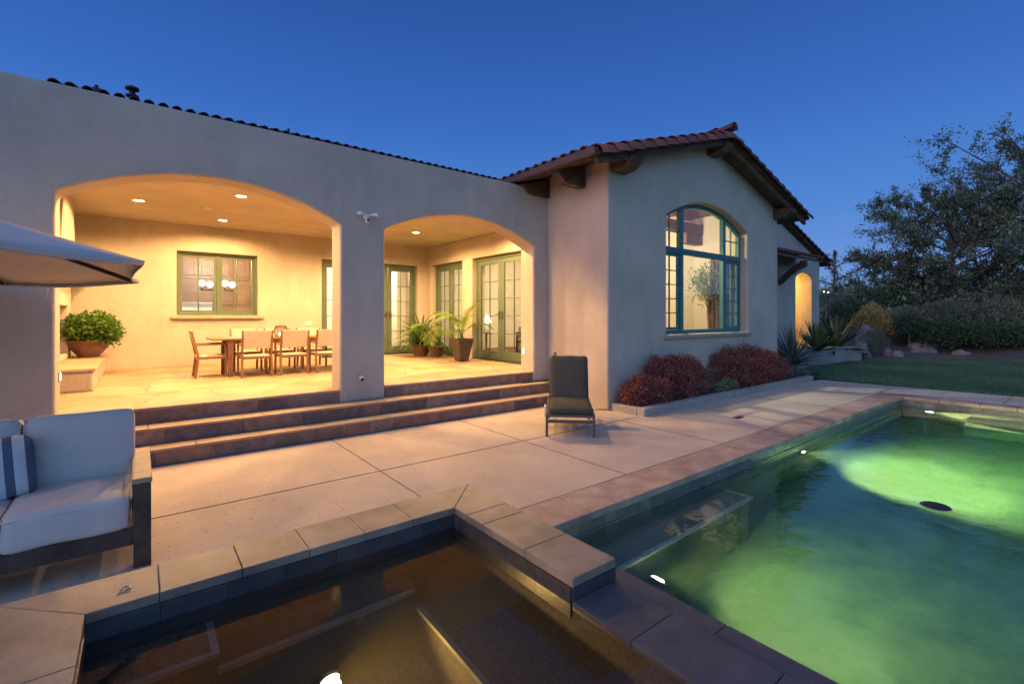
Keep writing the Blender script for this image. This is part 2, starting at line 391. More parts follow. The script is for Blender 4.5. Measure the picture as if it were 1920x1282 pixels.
# exposed-aggregate concrete with dark pits
def deck_material():
    m = mat('exposed_aggregate_concrete', (0.56, 0.47, 0.385), 0.85, col2=(0.47, 0.395, 0.32), nscale=1.3, nmix=0.45, bump=0.35, bscale=120)
    t = m.node_tree; N = t.nodes; L = t.links; b = N['Principled BSDF']
    src = b.inputs['Base Color'].links[0].from_socket
    tcn = N.new('ShaderNodeTexCoord')
    no = N.new('ShaderNodeTexNoise'); no.inputs['Scale'].default_value = 42; no.inputs['Detail'].default_value = 2
    L.new(tcn.outputs['Object'], no.inputs['Vector'])
    mr = N.new('ShaderNodeMapRange'); mr.inputs['From Min'].default_value = 0.66; mr.inputs['From Max'].default_value = 0.69
    L.new(no.outputs['Fac'], mr.inputs['Value'])
    no2 = N.new('ShaderNodeTexNoise'); no2.inputs['Scale'].default_value = 190; no2.inputs['Detail'].default_value = 2
    L.new(tcn.outputs['Object'], no2.inputs['Vector'])
    mr2 = N.new('ShaderNodeMapRange'); mr2.inputs['To Min'].default_value = 0.84; mr2.inputs['To Max'].default_value = 1.12
    mr2.inputs['From Min'].default_value = 0.3; mr2.inputs['From Max'].default_value = 0.7
    L.new(no2.outputs['Fac'], mr2.inputs['Value'])
    sc = N.new('ShaderNodeVectorMath'); sc.operation = 'SCALE'; L.new(src, sc.inputs[0]); L.new(mr2.outputs[0], sc.inputs['Scale'])
    mx = N.new('ShaderNodeMix'); mx.data_type = 'RGBA'
    L.new(mr.outputs[0], mx.inputs[0]); L.new(sc.outputs[0], mx.inputs[6]); mx.inputs[7].default_value = (0.17, 0.13, 0.11, 1)
    L.new(mx.outputs[2], b.inputs['Base Color']); return m
M['deck'] = deck_material(); streaks(M['deck'], 0.10)
M['joint'] = mat('saw_cut_joint', (0.15, 0.115, 0.095), 0.95)

def flagstone():
    m = mat('patio_flagstone', (0.46, 0.335, 0.21), 0.7, col2=(0.36, 0.25, 0.15), nscale=1.6, bump=0.4, bscale=9)
    t = m.node_tree; N = t.nodes; L = t.links; b = N['Principled BSDF']
    src = b.inputs['Base Color'].links[0].from_socket
    tcn = N.new('ShaderNodeTexCoord')
    dis = N.new('ShaderNodeTexNoise'); dis.inputs['Scale'].default_value = 1.5
    L.new(tcn.outputs['Object'], dis.inputs['Vector'])
    ad = N.new('ShaderNodeMix'); ad.data_type = 'VECTOR'; ad.inputs[0].default_value = 0.12
    L.new(tcn.outputs['Object'], ad.inputs[4]); L.new(dis.outputs['Color'], ad.inputs[5])
    v = N.new('ShaderNodeTexVoronoi'); v.feature = 'DISTANCE_TO_EDGE'; v.inputs['Scale'].default_value = 1.7
    v2 = N.new('ShaderNodeTexVoronoi'); v2.inputs['Scale'].default_value = 1.7
    L.new(ad.outputs[1], v.inputs['Vector']); L.new(ad.outputs[1], v2.inputs['Vector'])
    mr = N.new('ShaderNodeMapRange'); mr.inputs['From Min'].default_value = 0.006; mr.inputs['From Max'].default_value = 0.02
    L.new(v.outputs['Distance'], mr.inputs['Value'])
    hv = N.new('ShaderNodeSeparateColor'); L.new(v2.outputs['Color'], hv.inputs[0])
    mr2 = N.new('ShaderNodeMapRange'); mr2.inputs['To Min'].default_value = 0.78; mr2.inputs['To Max'].default_value = 1.16
    L.new(hv.outputs[0], mr2.inputs['Value'])
    sc = N.new('ShaderNodeVectorMath'); sc.operation = 'SCALE'; L.new(src, sc.inputs[0]); L.new(mr2.outputs[0], sc.inputs['Scale'])
    mx = N.new('ShaderNodeMix'); mx.data_type = 'RGBA'; L.new(mr.outputs[0], mx.inputs[0])
    mx.inputs[6].default_value = (0.27, 0.19, 0.115, 1); L.new(sc.outputs[0], mx.inputs[7]); L.new(mx.outputs[2], b.inputs['Base Color'])
    return m
M['flag'] = flagstone()
M['lawn'] = mat('turf_soil', (0.04, 0.10, 0.04), 0.95, col2=(0.06, 0.11, 0.05), nscale=8, bump=0.8, bscale=90)
M['grass'] = leaf_mat('grass_blades', [(0.045, 0.13, 0.075), (0.07, 0.18, 0.10), (0.11, 0.24, 0.13), (0.20, 0.25, 0.15)])
M['dirt'] = mat('dry_earth', (0.17, 0.14, 0.115), 0.95, col2=(0.10, 0.085, 0.07), nscale=0.7, bump=0.9, bscale=3, bdist=0.05)
M['lf_tree'] = leaf_mat('tree_leaves', [(0.13, 0.20, 0.15), (0.20, 0.27, 0.18), (0.27, 0.32, 0.19), (0.36, 0.33, 0.23)])
M['lf_dark'] = leaf_mat('dark_shrub_leaves', [(0.035, 0.065, 0.035), (0.065, 0.105, 0.05), (0.10, 0.14, 0.07)])
M['lf_olive'] = leaf_mat('grey_green_leaves', [(0.11, 0.15, 0.10), (0.16, 0.19, 0.12), (0.21, 0.22, 0.14)])
M['lf_gold'] = leaf_mat('golden_flowering_leaves', [(0.55, 0.33, 0.08), (0.65, 0.42, 0.13), (0.34, 0.27, 0.09), (0.48, 0.34, 0.18)])  # flower gold, brightened in the colour to stand in for warm light
M['lf_red'] = leaf_mat('burgundy_leaves', [(0.11, 0.03, 0.035), (0.23, 0.045, 0.05), (0.32, 0.09, 0.08), (0.42, 0.22, 0.18), (0.13, 0.10, 0.05)])
M['lf_green'] = leaf_mat('bright_green_leaves', [(0.05, 0.13, 0.025), (0.09, 0.19, 0.035), (0.15, 0.26, 0.05)])
M['lf_palm'] = leaf_mat('palm_leaflets', [(0.16, 0.26, 0.05), (0.24, 0.34, 0.07), (0.10, 0.20, 0.05)])
M['lf_agave'] = leaf_mat('blue_green_blades', [(0.05, 0.10, 0.085), (0.08, 0.14, 0.12), (0.13, 0.19, 0.16)], tl=0.1)
M['lf_agave2'] = leaf_mat('deep_green_blades', [(0.025, 0.06, 0.045), (0.05, 0.10, 0.05), (0.14, 0.20, 0.07)], tl=0.1)
M['lf_mid'] = leaf_mat('brush_leaves', [(0.14, 0.17, 0.09), (0.22, 0.22, 0.13), (0.28, 0.24, 0.17), (0.16, 0.22, 0.14)])
M['lf_pale'] = leaf_mat('pale_olive_leaves', [(0.20, 0.27, 0.15), (0.27, 0.34, 0.20), (0.14, 0.21, 0.12)])
M['lf_lime'] = leaf_mat('succulent_leaves', [(0.16, 0.20, 0.09), (0.24, 0.27, 0.14), (0.10, 0.14, 0.06)])
M['straw'] = leaf_mat('dry_grass', [(0.26, 0.18, 0.12), (0.34, 0.25, 0.18)])

# ------------------------------------------------------------------ water
def water_mat(name, absorb, dens, scat_col, scat, bump, bscale):
    m = bpy.data.materials.new(name); m.use_nodes = True
    t = m.node_tree; t.nodes.clear(); N = t.nodes; L = t.links
    g = N.new('ShaderNodeBsdfGlass'); g.inputs['IOR'].default_value = 1.33; g.inputs['Roughness'].default_value = 0.0
    tcn = N.new('ShaderNodeTexCoord')
    nb = N.new('ShaderNodeTexNoise'); nb.inputs['Scale'].default_value = bscale; nb.inputs['Detail'].default_value = 3
    L.new(tcn.outputs['Object'], nb.inputs['Vector'])
    bp = N.new('ShaderNodeBump'); bp.inputs['Strength'].default_value = bump; bp.inputs['Distance'].default_value = 0.02
    L.new(nb.outputs['Fac'], bp.inputs['Height']); L.new(bp.outputs[0], g.inputs['Normal'])
    o = N.new('ShaderNodeOutputMaterial'); L.new(g.outputs[0], o.inputs[0])
    va = N.new('ShaderNodeVolumeAbsorption'); va.inputs[0].default_value = (*absorb, 1); va.inputs[1].default_value = dens
    vs = N.new('ShaderNodeVolumeScatter'); vs.inputs[0].default_value = (*scat_col, 1); vs.inputs['Density'].default_value = scat
    ad = N.new('ShaderNodeAddShader'); L.new(va.outputs[0], ad.inputs[0]); L.new(vs.outputs[0], ad.inputs[1])
    L.new(ad.outputs[0], o.inputs['Volume']); return m
M['water_pool'] = water_mat('pool_water', (0.58, 0.90, 0.80), 0.78, (0.5, 0.95, 0.8), 0.016, 0.28, 5.0)
M['water_spa'] = water_mat('spa_water', (0.90, 0.62, 0.30), 0.6, (0.95, 0.85, 0.5), 0.09, 0.05, 4)

# ================================================================== SETTING
# ---- key dimensions
YW = 6.44            # arcade wall face
ZF = 0.51            # patio floor
ZC = 3.36            # patio ceiling
XW = 5.90            # wing left wall
YG = 5.02            # wing gable wall face
WX1 = 12.05          # wing right wall

# ---- ground sheet with rising hillside (left out where the pool is dug)
def gz(x, y):
    d = max(0.0, x - 23.5 + 0.22 * abs(y - 3))
    h = 1.1 * (1 - math.exp(-d / 7)) + 0.06 * d if d > 0 else 0
    h = min(h, 1.1 + 0.06 * d)
    h += 0.15 * math.sin(x * 0.31 + 1.3 * math.sin(y * 0.17)) * min(1, d / 6)
    return h - 0.06
def ground():
    mb = MB()
    xs = [-400, -150, -60, -25, -12, -6.5, 12.7, 14, 16, 18, 20, 22, 24, 26, 28, 31, 35, 40, 48, 60, 80, 110, 160, 240, 400, 900]
    ys = [-500, -250, -120, -60, -30, -18, -12, -8, -4.5, 0, 3, 5.95, 8, 11, 15, 20, 26, 34, 44, 60, 90, 140, 250, 500]
    for i in range(len(xs) - 1):
        for j in range(len(ys) - 1):
            if xs[i] >= -6.6 and xs[i + 1] <= 12.8 and ys[j] >= -4.6 and ys[j + 1] <= 6.0: continue
            q = [(xs[i], ys[j]), (xs[i + 1], ys[j]), (xs[i + 1], ys[j + 1]), (xs[i], ys[j + 1])]
            mb.add([(a, b, min(gz(a, b), 9)) for a, b in q], [(0, 1, 2, 3)], 0.5, True)
    o = mb.build('ground', M['dirt'], recalc=True, weld=True); tag(o, kind='structure')
ground()

# ---- pool deck: slabs round the spa and pool cut-outs
def deck():
    mb = MB()
    holes = [(-0.455, 1.88, -0.01, 2.916), (1.88, 11.60, -3.4, 2.86)]
    x_end = 12.70
    for r in rects_with_holes(-6.5, x_end, -4.5, 5.93, holes + [(5.93, x_end, 4.35, 5.93)]):
        pass
    polys = rects_with_holes(-6.5, x_end, -4.5, 5.93, holes + [(5.93, x_end, 4.35, 5.93)])
    mb.prism(polys, lambda x, y: (x, y, 0), (0, 0, -0.5), 0.5)
    # wedge out to the curved lawn edge
    mb.prism([[(12.70, -4.5), (13.45, -4.5), (13.08, 0.0), (12.93, 1.06), (12.72, 4.35), (12.70, 4.35)]], lambda x, y: (x, y, -0.002), (0, 0, -0.4), 0.5)
    o = mb.build('pool_deck', M['deck'], recalc=True); tag(o, kind='structure')
    j = MB(); w = 0.004
    for x in (-3.525, -1.735, 0.055): j.box(x - w, x + w, 2.95, 5.92, -0.01, 0.003)
    for x in (1.845,): j.box(x - w, x + w, 2.95, 5.92, -0.01, 0.003)
    for x in (3.64, 5.43): j.box(x - w, x + w, 2.87, 5.92, -0.01, 0.003)
    for x in (7.22, 9.0, 10.8): j.box(x - w, x + w, 2.87, 4.34, -0.01, 0.003)
    j.box(-6, 5.92, 4.42 - w, 4.42 + w, -0.01, 0.0035)
    j.box(1.92, 11.60, 2.866, 2.874, -0.01, 0.003)
    for y in (2.9, 1.2, -0.6, -2.4): j.box(11.61, 12.9, y - w, y + w, -0.01, 0.003)
    tag(j.build('deck_joint', M['joint']), kind='structure')
deck()

# ---- copings
def stones_x(mb, x0, x1, y0, y1, z0, z1, lmin, lmax, g=0.005, dz=0.0):
    x = x0
    while x < x1 - 0.02:
        l = rng.uniform(lmin, lmax)
        if x1 - (x + l) < lmin * 0.6: l = x1 - x
        mb.box(x + g / 2, x + l - g / 2, y0, y1, z0, z1 + rng.uniform(-dz, dz)); x += l
def stones_y(mb, y0, y1, x0, x1, z0, z1, lmin, lmax, g=0.005, dz=0.0):
    y = y0
    while y < y1 - 0.02:
        l = rng.uniform(lmin, lmax)
        if y1 - (y + l) < lmin * 0.6: l = y1 - y
        mb.box(x0, x1, y + g / 2, y + l - g / 2, z0, z1 + rng.uniform(-dz, dz)); y += l
mb = MB()
stones_x(mb, 1.895, 11.22, 2.475, 2.862, -0.055, 0.006, 0.28, 0.62, dz=0.0015)
stones_y(mb, -3.4, 2.86, 11.225, 11.60, -0.055, 0.006, 0.35, 0.6, dz=0.0015)
stones_x(mb, 1.895, 11.6, -3.75, -3.405, -0.055, 0.006, 0.3, 0.6)
tag(mb.build('pool_coping', M['coping_pink'], bevel=0.006), kind='structure')
# raised spa: its coping stands above the deck
xl, xr, yt, yb, CW, HT = -0.175, 1.60, 2.636, 0.295, 0.31, 0.27
ZS = 0.147           # spa water
ZP = -0.165          # pool water
mb = MB()
def quad(mb, pts):
    mb.prism([pts], lambda x, y: (x, y, HT), (0, 0, -0.045))
cuts = [0.074, 0.40, 0.713, 1.017, 1.312]
g = 0.0012
quad(mb, [(xl - CW, yt + CW), (xl, yt), (cuts[0] - g, yt), (cuts[0] - g, yt + CW)])
for a, b in zip(cuts[:-1], cuts[1:]): quad(mb, [(a + g, yt), (b - g, yt), (b - g, yt + CW), (a + g, yt + CW)])
quad(mb, [(cuts[-1] + g, yt), (xr - g, yt), (xr + CW - g, yt + CW), (cuts[-1] + g, yt + CW)])
quad(mb, [(xr, yt - g), (xr, 2.49), (xr + CW, 2.49), (xr + CW, yt + CW - g)])
for a, b in ((2.487, 2.32), (2.317, 1.935), (1.932, 1.575)): quad(mb, [(xr, a), (xr, b), (xr + CW, b), (xr + CW, a)])
quad(mb, [(xl - CW, yt + CW - g), (xl - CW, 2.27), (xl, 2.27), (xl, yt - g)])
for a, b in ((2.267, 1.935), (1.932, 1.60), (1.597, 1.265), (1.262, .93), (.927, -.01)): quad(mb, [(xl - CW, a), (xl - CW, b), (xl, b), (xl, a)])
quad(mb, [(xl + g, yb), (xr + CW, yb), (xr + CW, yb - CW), (xl + g, yb - CW)])
tag(mb.build('spa_coping', M['coping_tan'], bevel=0.004, recalc=True), kind='structure')
sp = MB()
ZT = HT - .047
sp.box(xl - .28, xr + .28, yt + .006, yt + .28, -.95, ZT)            # far wall
sp.box(xl - .28, xl - .006, yb, yt + .006, -.95, ZT)
sp.box(xl - .28, xr + .28, yb - .28, yb, -.95, ZT)
sp.box(xr + .006, xr + .28, 1.58, yt + .006, -.95, ZT)               # right wall under the raised coping
sp.box(xr + .006, xr + .38, yb, 1.58, -.95, .11)
sp.box(xl - .28, xr + .28, yb - .28, yt + .28, -1.05, -.837)         # floor
sp.box(xl, 1.246, 2.452, yt, -.837, -.222)                          # far bench
sp.box(xl, .246, 2.403, yt, -.222, -.025)                           # raised corner seat
sp.box(1.246, xr, yb, yt, -.837, -.38)                             # right bench
tag(sp.build('spa_basin', M['pebble'], recalc=True), kind='structure')
sp = MB()
sp.box(xl, .246, 2.374, 2.403, -.058, -.021); sp.box(.246, .275, 2.374, yt, -.058, -.021)
sp.box(.275, 1.218, 2.423, 2.452, -.255, -.217); sp.box(1.218, 1.246, .98, 2.423, -.413, -.375)
tag(sp.build('spa_step_trim', M['pool_tile']), kind='structure')
sp = MB()                                                           # waterline tile inside, stone cladding outside
stones_x(sp, xl, xr, yt - .005, yt + .004, .02, HT - .046, 0.25, 0.26, 0.002)
stones_y(sp, 1.585, yt - .006, xr - .005, xr + .004, .02, HT - .046, 0.25, 0.26, 0.002)
stones_y(sp, yb, yt - .006, xl - .004, xl + .005, .02, HT - .046, 0.25, 0.26, 0.002)
stones_x(sp, xr + .005, xr + CW - .005, 1.571, 1.5795, .10, HT - .046, 0.15, 0.16, 0.002)
stones_y(sp, 1.575, 2.93, xr + .281, xr + .29, -.30, HT - .046, 0.25, 0.26, 0.002)
stones_y(sp, -.01, 2.93, xl - .292, xl - .281, -.05, HT - .046, 0.25, 0.26, 0.002)
stones_x(sp, xl - .28, xr + .28, yt + .281, yt + .29, -.05, HT - .046, 0.25, 0.26, 0.002)
tag(sp.build('spa_waterline_tile', M['spa_tile']), kind='structure')
ld = MB()
stones_y(ld, yb, 1.570, xr - .010, 1.898, .115, .1675, 0.45, 0.51, 0.003)
stones_y(ld, yb, 1.632, 1.901, 2.025, .085, .153, 0.75, .9, 0.003)
tag(ld.build('spillway_ledge', M['ledge'], bevel=0.004), kind='structure')

# ---- pool shell
PX0, PX1, PY0, PY1, PZ = 2.0, 11.25, -3.4, 2.51, -1.45
ps = MB()
ps.box(1.885, PX1 + .3, PY1, PY1 + .34, PZ - .2, -0.057)
ps.box(PX1, PX1 + .3, PY0 - .3, PY1, PZ - .2, -0.057)
ps.box(1.885, PX1, PY0 - .34, PY0, PZ - .2, -0.057)
ps.box(1.893, PX0, PY0, PY1, PZ - .2, -.02)
ps.box(1.982, PX0, PY0, 1.62, -.019, .083)
ps.box(PX0, 2.885, 1.88, 2.238, PZ, -0.62)                             # small underwater seat beside the spillway
ps.box(1.885, PX1 + .3, PY0 - .3, PY1 + .3, PZ - .2, PZ)
ps.box(PX0, 4.72, 2.24, PY1, PZ, -0.50)                              # house-side bench
ps.box(10.55, PX1, -1.2, 1.55, PZ, -0.75)
ps.box(10.9, PX1, -1.2, 1.55, -0.75, -0.45)                          # far steps
tag(ps.build('pool_basin', M['pool_plaster'], recalc=True), kind='structure')
ps = MB()
ps.box(PX0, 4.72, 2.205, 2.24, -0.54, -0.495); ps.box(4.72, 4.755, 2.205, PY1, -0.54, -0.495)
ps.box(10.52, 10.55, -1.2, 1.58, -0.79, -0.745); ps.box(10.87, 10.9, -1.2, 1.58, -0.49, -0.445)
tag(ps.build('pool_step_trim', M['trim_tile']), kind='structure')
ps = MB()
stones_x(ps, 2.005, PX1, PY1 - .012, PY1 - .001, -0.34, -0.056, 0.145, 0.155, 0.002)
stones_y(ps, PY0, PY1 - .012, PX1 - .012, PX1 - .001, -0.34, -0.056, 0.145, 0.155, 0.002)
tag(ps.build('pool_waterline_tile', M['pool_tile']), kind='structure')
ps = MB()                                                           # pale lip just above the water
ps.box(2.01, PX1 - .02, PY1 - .022, PY1 - .0125, -0.150, -0.138); ps.box(PX1 - .022, PX1 - .0125, PY0, PY1 - .025, -0.150, -0.138)
tag(ps.build('waterline_lip', M['pool_tile']), kind='structure')
mb = MB(); mb.box(1.96, PX1 + .05, PY0 - .05, PY1 + .05, PZ - .05, ZP)
tag(mb.build('pool_water', M['water_pool'], recalc=True), kind='structure')
mb = MB(); mb.box(xl - .05, xr + .05, yb - .05, yt + .05, -1.40, ZS)
tag(mb.build('spa_water', M['water_spa'], recalc=True), kind='structure')

# ---- patio floor
mb = MB(); mb.box(-1.15, 6.2, 6.475, 11.7, 0.2, ZF)
tag(mb.build('patio_floor', M['flag']), kind='structure')

# ---- steps
def steps():
    t = empty('stone_steps', (2.4, 6.1, 0), 0, 'three wide stone steps climbing from the pool deck to the covered patio', 'steps')
    L = Matrix.Translation((-2.4, -6.1, 0))
    for (y0, y1, z0, z1) in ((5.93, 6.18, 0.0, 0.17), (6.18, 6.475, 0.17, 0.34)):
        r = MB(); x = -1.3; s1 = 0
        while x < XW - .01:
            l = min(rng.uniform(0.25, 0.75), XW - x)
            sk = rng.uniform(-0.05, 0.05)
            s2 = rng.uniform(-.05, .05); r.prism([[(x + .001 + (s1 if x > -1.3 else 0), z0 + .001), (x + l - .001 + s2, z0 + .001), (x + l - .001, z1 - .028), (x + .001, z1 - .028)]],
                    lambda a, b, sk=sk: (min(a, XW - .003) - 2.4, y0 + .02 - 6.1 + sk * 0.1, b), (0, 0.2, 0)); x += l; s1 = s2
        r.build('riser', M['riser'], t, bevel=0.003, recalc=True)
        tr = MB(); x = -1.3
        while x < XW - .01:
            l = min(rng.uniform(0.5, 1.1), XW - x)
            tr.box(x + .002 - 2.4, x + l - .002 - 2.4, y0 - 6.1, y1 + .02 - 6.1, z1 - .028, z1 + rng.uniform(-.001, .001)); x += l
        tr.build('tread', M['tread'], t, bevel=0.006)
    for (xa, xb) in ((-0.66, 2.13), (2.76, 5.55)):
        r = MB(); x = xa
        while x < xb - .01:
            l = min(rng.uniform(0.25, 0.7), xb - x)
            r.box(x + .001 - 2.4, x + l - .001 - 2.4, 6.47 - 6.1, 6.6 - 6.1, 0.34, ZF - .027); x += l
        r.build('riser', M['riser'], t, bevel=0.003)
        tr = MB(); x = xa
        while x < xb - .01:
            l = min(rng.uniform(0.5, 1.1), xb - x)
            tr.box(x + .002 - 2.4, x + l - .002 - 2.4, 6.455 - 6.1, 6.80 - 6.1, ZF - .027, ZF + .004); x += l
        tr.build('tread', M['tread'], t, bevel=0.006)
steps()

# ---- planter bed along the wing
def planter():
    t = empty('planter_kerb', (9, 4.5, 0), 0, 'low concrete kerb edging the planting bed below the gable window', 'kerb')
    k = MB(); x = 5.93
    while x < 12.2:
        l = min(1.35, 12.35 - x); k.box(x + .003 - 9, x + l - .003 - 9, 4.35 - 4.5, 4.49 - 4.5, -0.05, 0.115 + rng.uniform(-.004, .004)); x += l
    k.box(5.93 - 9, 6.07 - 9, 4.495 - 4.5, 4.98 - 4.5, -0.05, 0.112)
    k.build('kerb_stone', M['kerb'], t, bevel=0.012)
    s = MB(); n = 24
    vs = []; fs = []
    for i in range(n + 1):
        for j in range(4):
            vs.append((6.07 + (12.35 - 6.07) * i / n - 9, 4.49 + 0.54 * j / 3 - 4.5, 0.07 + rng.uniform(-.012, .02)))
    for i in range(n):
        for j in range(3): fs.append((i * 4 + j, i * 4 + 4 + j, i * 4 + 5 + j, i * 4 + 1 + j))
    s.add(vs, fs, .5, True)
    s.build('soil', M['soil'], t, recalc=True)
planter()

# ================================================================== HOUSE
house = empty('house', (3, 9, 0), 0, 'cream stucco house with an arched covered patio, gabled wing and clay tile roof', 'house')
HL = Vector((-3, -9, 0))
def hbuild(mb, name, m, parent=house, **k):
    mb.v = [(v[0] - 3, v[1] - 9, v[2]) for v in mb.v] if parent is not None else mb.v
    return mb.build(name, m, parent, **k)

def arch_pts(xa, xb, zs, zc, n=28, flat=0.0):
    """three-centred looking flat arch from (xa,zs) over crown zc to (xb,zs)"""
    out = []
    for i in range(n + 1):
        t = i / n; x = xa + (xb - xa) * t
        u = 2 * t - 1
        z = zs + (zc - zs) * (1 - abs(u) ** 2.05)
        out.append((x, z))
    return out
# arcade wall (one simple polygon: both arches are open to the floor)
poly = [(-5.0, -0.02), (-5.0, 3.80), (XW + .02, 3.80), (XW + .02, 0.335), (5.56, 0.335)]
poly += list(reversed(arch_pts(2.76, 5.56, 2.74, 3.10)))
poly += [(2.76, 0.335), (2.13, 0.335)]
poly += list(reversed(arch_pts(-0.645, 2.13, 2.735, 3.10)))
poly += [(-0.645, -0.02)]
mb = MB(); mb.prism([poly], lambda x, z: (x, YW, z), (0, 0.38, 0))
hbuild(mb, 'arcade_wall', M['stucco'], bevel=0.035, seg=3)
mb = MB(); mb.box(-1.15, 6.5, YW + .384, 11.64, ZC, ZC + .3)
hbuild(mb, 'patio_ceiling', M['stucco'])
mb = MB(); mb.box(-1.5, -1.153, YW + .384, 11.64, 0.1, ZC + .3)
hbuild(mb, 'patio_side_wall', M['stucco'])
mb = MB(); mb.box(-1.5, 6.5, YW + .384, 11.64, ZC + .303, ZC + .36)
hbuild(mb, 'flat_roof', M['kerb'])
# back wall with kitchen window + two door openings
holesB = [(0.60, 2.06, 1.52, 2.82), (3.42, 4.16, ZF - .02, 2.86), (4.36, 5.93, ZF - .02, 2.86)]
mb = MB(); mb.prism(rects_with_holes(-1.5, 6.5, 0.1, 5.40, holesB), lambda x, z: (x, 11.65, z), (0, 0.32, 0))
hbuild(mb, 'patio_back_wall', M['stucco'], bevel=0.02)
# right patio wall with two double doors (along y)
holesR = [(7.50, 9.42, ZF - .02, 2.86), (9.86, 11.38, ZF - .02, 2.86)]
mb = MB(); mb.prism(rects_with_holes(6.83, 11.64, 0.1, ZC - .002, holesR), lambda y, z: (6.2, y, z), (0.32, 0, 0))
hbuild(mb, 'patio_right_wall', M['stucco'], bevel=0.02, recalc=True)
# wing: left wall, gable wall with arched window, right wall
def zr(x): return 5.02 - 0.295 * abs(x - 9.0)          # top of the roof boards
mb = MB(); mb.box(XW, XW + .3, YG + .30, 6.828, -0.02, 4.02)
mb.box(6.2, 6.5, 6.83, 14.0, ZC + .31, 4.0)
hbuild(mb, 'wing_left_wall', M['stucco'])
WA, WB, WZ0, WZS, WZC = 7.50, 10.56, 1.165, 3.33, 3.735
ap = arch_pts(WA, WB, WZS, WZC, 24)
mid = 12
Lp = [(XW, -0.02), (9.03, -0.02), (9.03, WZ0), (WA, WZ0)] + ap[:mid + 1] + [(9.0, zr(9) - .075), (XW, zr(XW) - .075)]
Lp[1] = (ap[mid][0], -0.02); Lp[2] = (ap[mid][0], WZ0); Lp[-2] = (ap[mid][0], zr(9) - .085)
Rp = [(ap[mid][0], -0.02), (WX1, -0.02), (WX1, zr(WX1) - .075), (ap[mid][0], zr(9) - .085)] + ap[mid:] + [(WB, WZ0), (ap[mid][0], WZ0)]
mb = MB(); mb.prism([Lp, Rp], lambda x, z: (x, YG, z), (0, 0.30, 0))
hbuild(mb, 'gable_wall', M['stucco'], bevel=0.03, seg=3, bskip=lambda a, b: (a.y > YG + .29 - 9 and b.y > YG + .29 - 9 and a.x < 3.0 and abs(a.x - b.x) < .01))
mb = MB(); mb.prism(rects_with_holes(5.322, 14.0, -0.02, 3.93, [(5.5, 6.35, 0.6, 2.9)]), lambda y, z: (WX1 - .3, y, z), (0.3, 0, 0))
hbuild(mb, 'wing_right_wall', M['stucco'], recalc=True)

# roof boards, ceilings and tiles of the wing
mb = MB()
mb.prism([[(5.22, zr(5.22)), (9, zr(9)), (9, zr(9) - .07), (5.22, zr(5.22) - .07)],
          [(9, zr(9)), (12.78, zr(12.78)), (12.78, zr(12.78) - .07), (9, zr(9) - .07)]], lambda x, z: (x, 4.60, z), (0, 10.5, 0))
roof = hbuild(mb, 'wing_roof', M['wood_dark'], recalc=True)
def barrel(mb, base, along, across, normal, L_, r1, r2, rnd, n=7, th=0.014, lift=0.0):
    """one half-round clay tile: wide end at base (down-slope), narrow end up-slope"""
    vs = []
    for t_, r in ((0, r1), (1, r2)):
        for rr in (r, r - th):
            for k in range(n + 1):
                a = PI * k / n
                vs.append(base + along * (L_ * t_) + across * (rr * math.cos(a)) + normal * (rr * math.sin(a) + lift * (1 - t_)))
    m = n + 1; fs = []
    for k in range(n):
        fs.append((k, k + 1, 2 * m + k + 1, 2 * m + k))                 # outer skin
        fs.append((k, m + k, m + k + 1, k + 1))                         # front lip
        fs.append((m + k, 3 * m + k, 3 * m + k + 1, m + k + 1))          # inner skin
    mb.add(vs, fs, rnd, True)
def tile_field(mb, origin, down, across, normal, n_cols, sp_, n_rows, step, r, dark=0):
    """origin = lower eave corner; rows climb up-slope"""
    up = -down
    for c in range(n_cols):
        for k in range(n_rows):
            j = rng.uniform(-.006, .006)
            b = origin + across * (c * sp_ + sp_ / 2 + j) + up * (k * step + rng.uniform(-.008, .008)) + normal * 0.012
            barrel(mb, b, up, across, normal, step * 1.18, r, r * 0.86, rng.random(), lift=0.026)
tm = MB()
dl = Vector((-1, 0, -0.295)).normalized(); dr = Vector((1, 0, -0.295)).normalized()
nl = Vector((-0.295, 0, 1)).normalized(); nr = Vector((0.295, 0, 1)).normalized()
ay = Vector((0, 1, 0))
sl = 3.80 / math.cos(math.atan(0.295))
tile_field(tm, Vector((5.19, 4.76, zr(5.19))), dl, ay, nl, 32, 0.215, 12, 0.325, 0.088)
tile_field(tm, Vector((12.81, 4.76, zr(12.81))), dr, ay, nr, 32, 0.215, 12, 0.325, 0.088)
hbuild(tm, 'roof_tiles', M['tile'], roof and house)
# verge tiles wrapping the gable edge, and ridge tiles
tm = MB()
for s_, dn, nn, x0 in ((-1, dl, nl, 5.19), (1, dr, nr, 12.81)):
    for k in range(12):
        b = Vector((x0, 4.665, zr(x0) + 0.0)) - dn * (k * 0.328) + nn * (-0.095)
        barrel(tm, b, -dn, ay, nn, 0.40, 0.165, 0.145, rng.random(), lift=0.03)
for k in range(26):
    b = Vector((9.0, 4.52 + k * 0.36, zr(9) + 0.055))
    barrel(tm, b, ay, Vector((1, 0, 0)), Vector((0, 0, 1)), 0.43, 0.125, 0.105, rng.random(), lift=0.03)
hbuild(tm, 'verge_tiles', M['tile'])
# gutter
gm = MB()
gm.prism([[(5.10, 3.93), (5.11, 3.835), (5.19, 3.835), (5.195, 3.93), (5.18, 3.93), (5.175, 3.852), (5.122, 3.852), (5.115, 3.93)]],
         lambda x, z: (x, 4.60, z), (0, 7.0, 0))
hbuild(gm, 'gutter', M['gutter'], recalc=True, bevel=0.003)
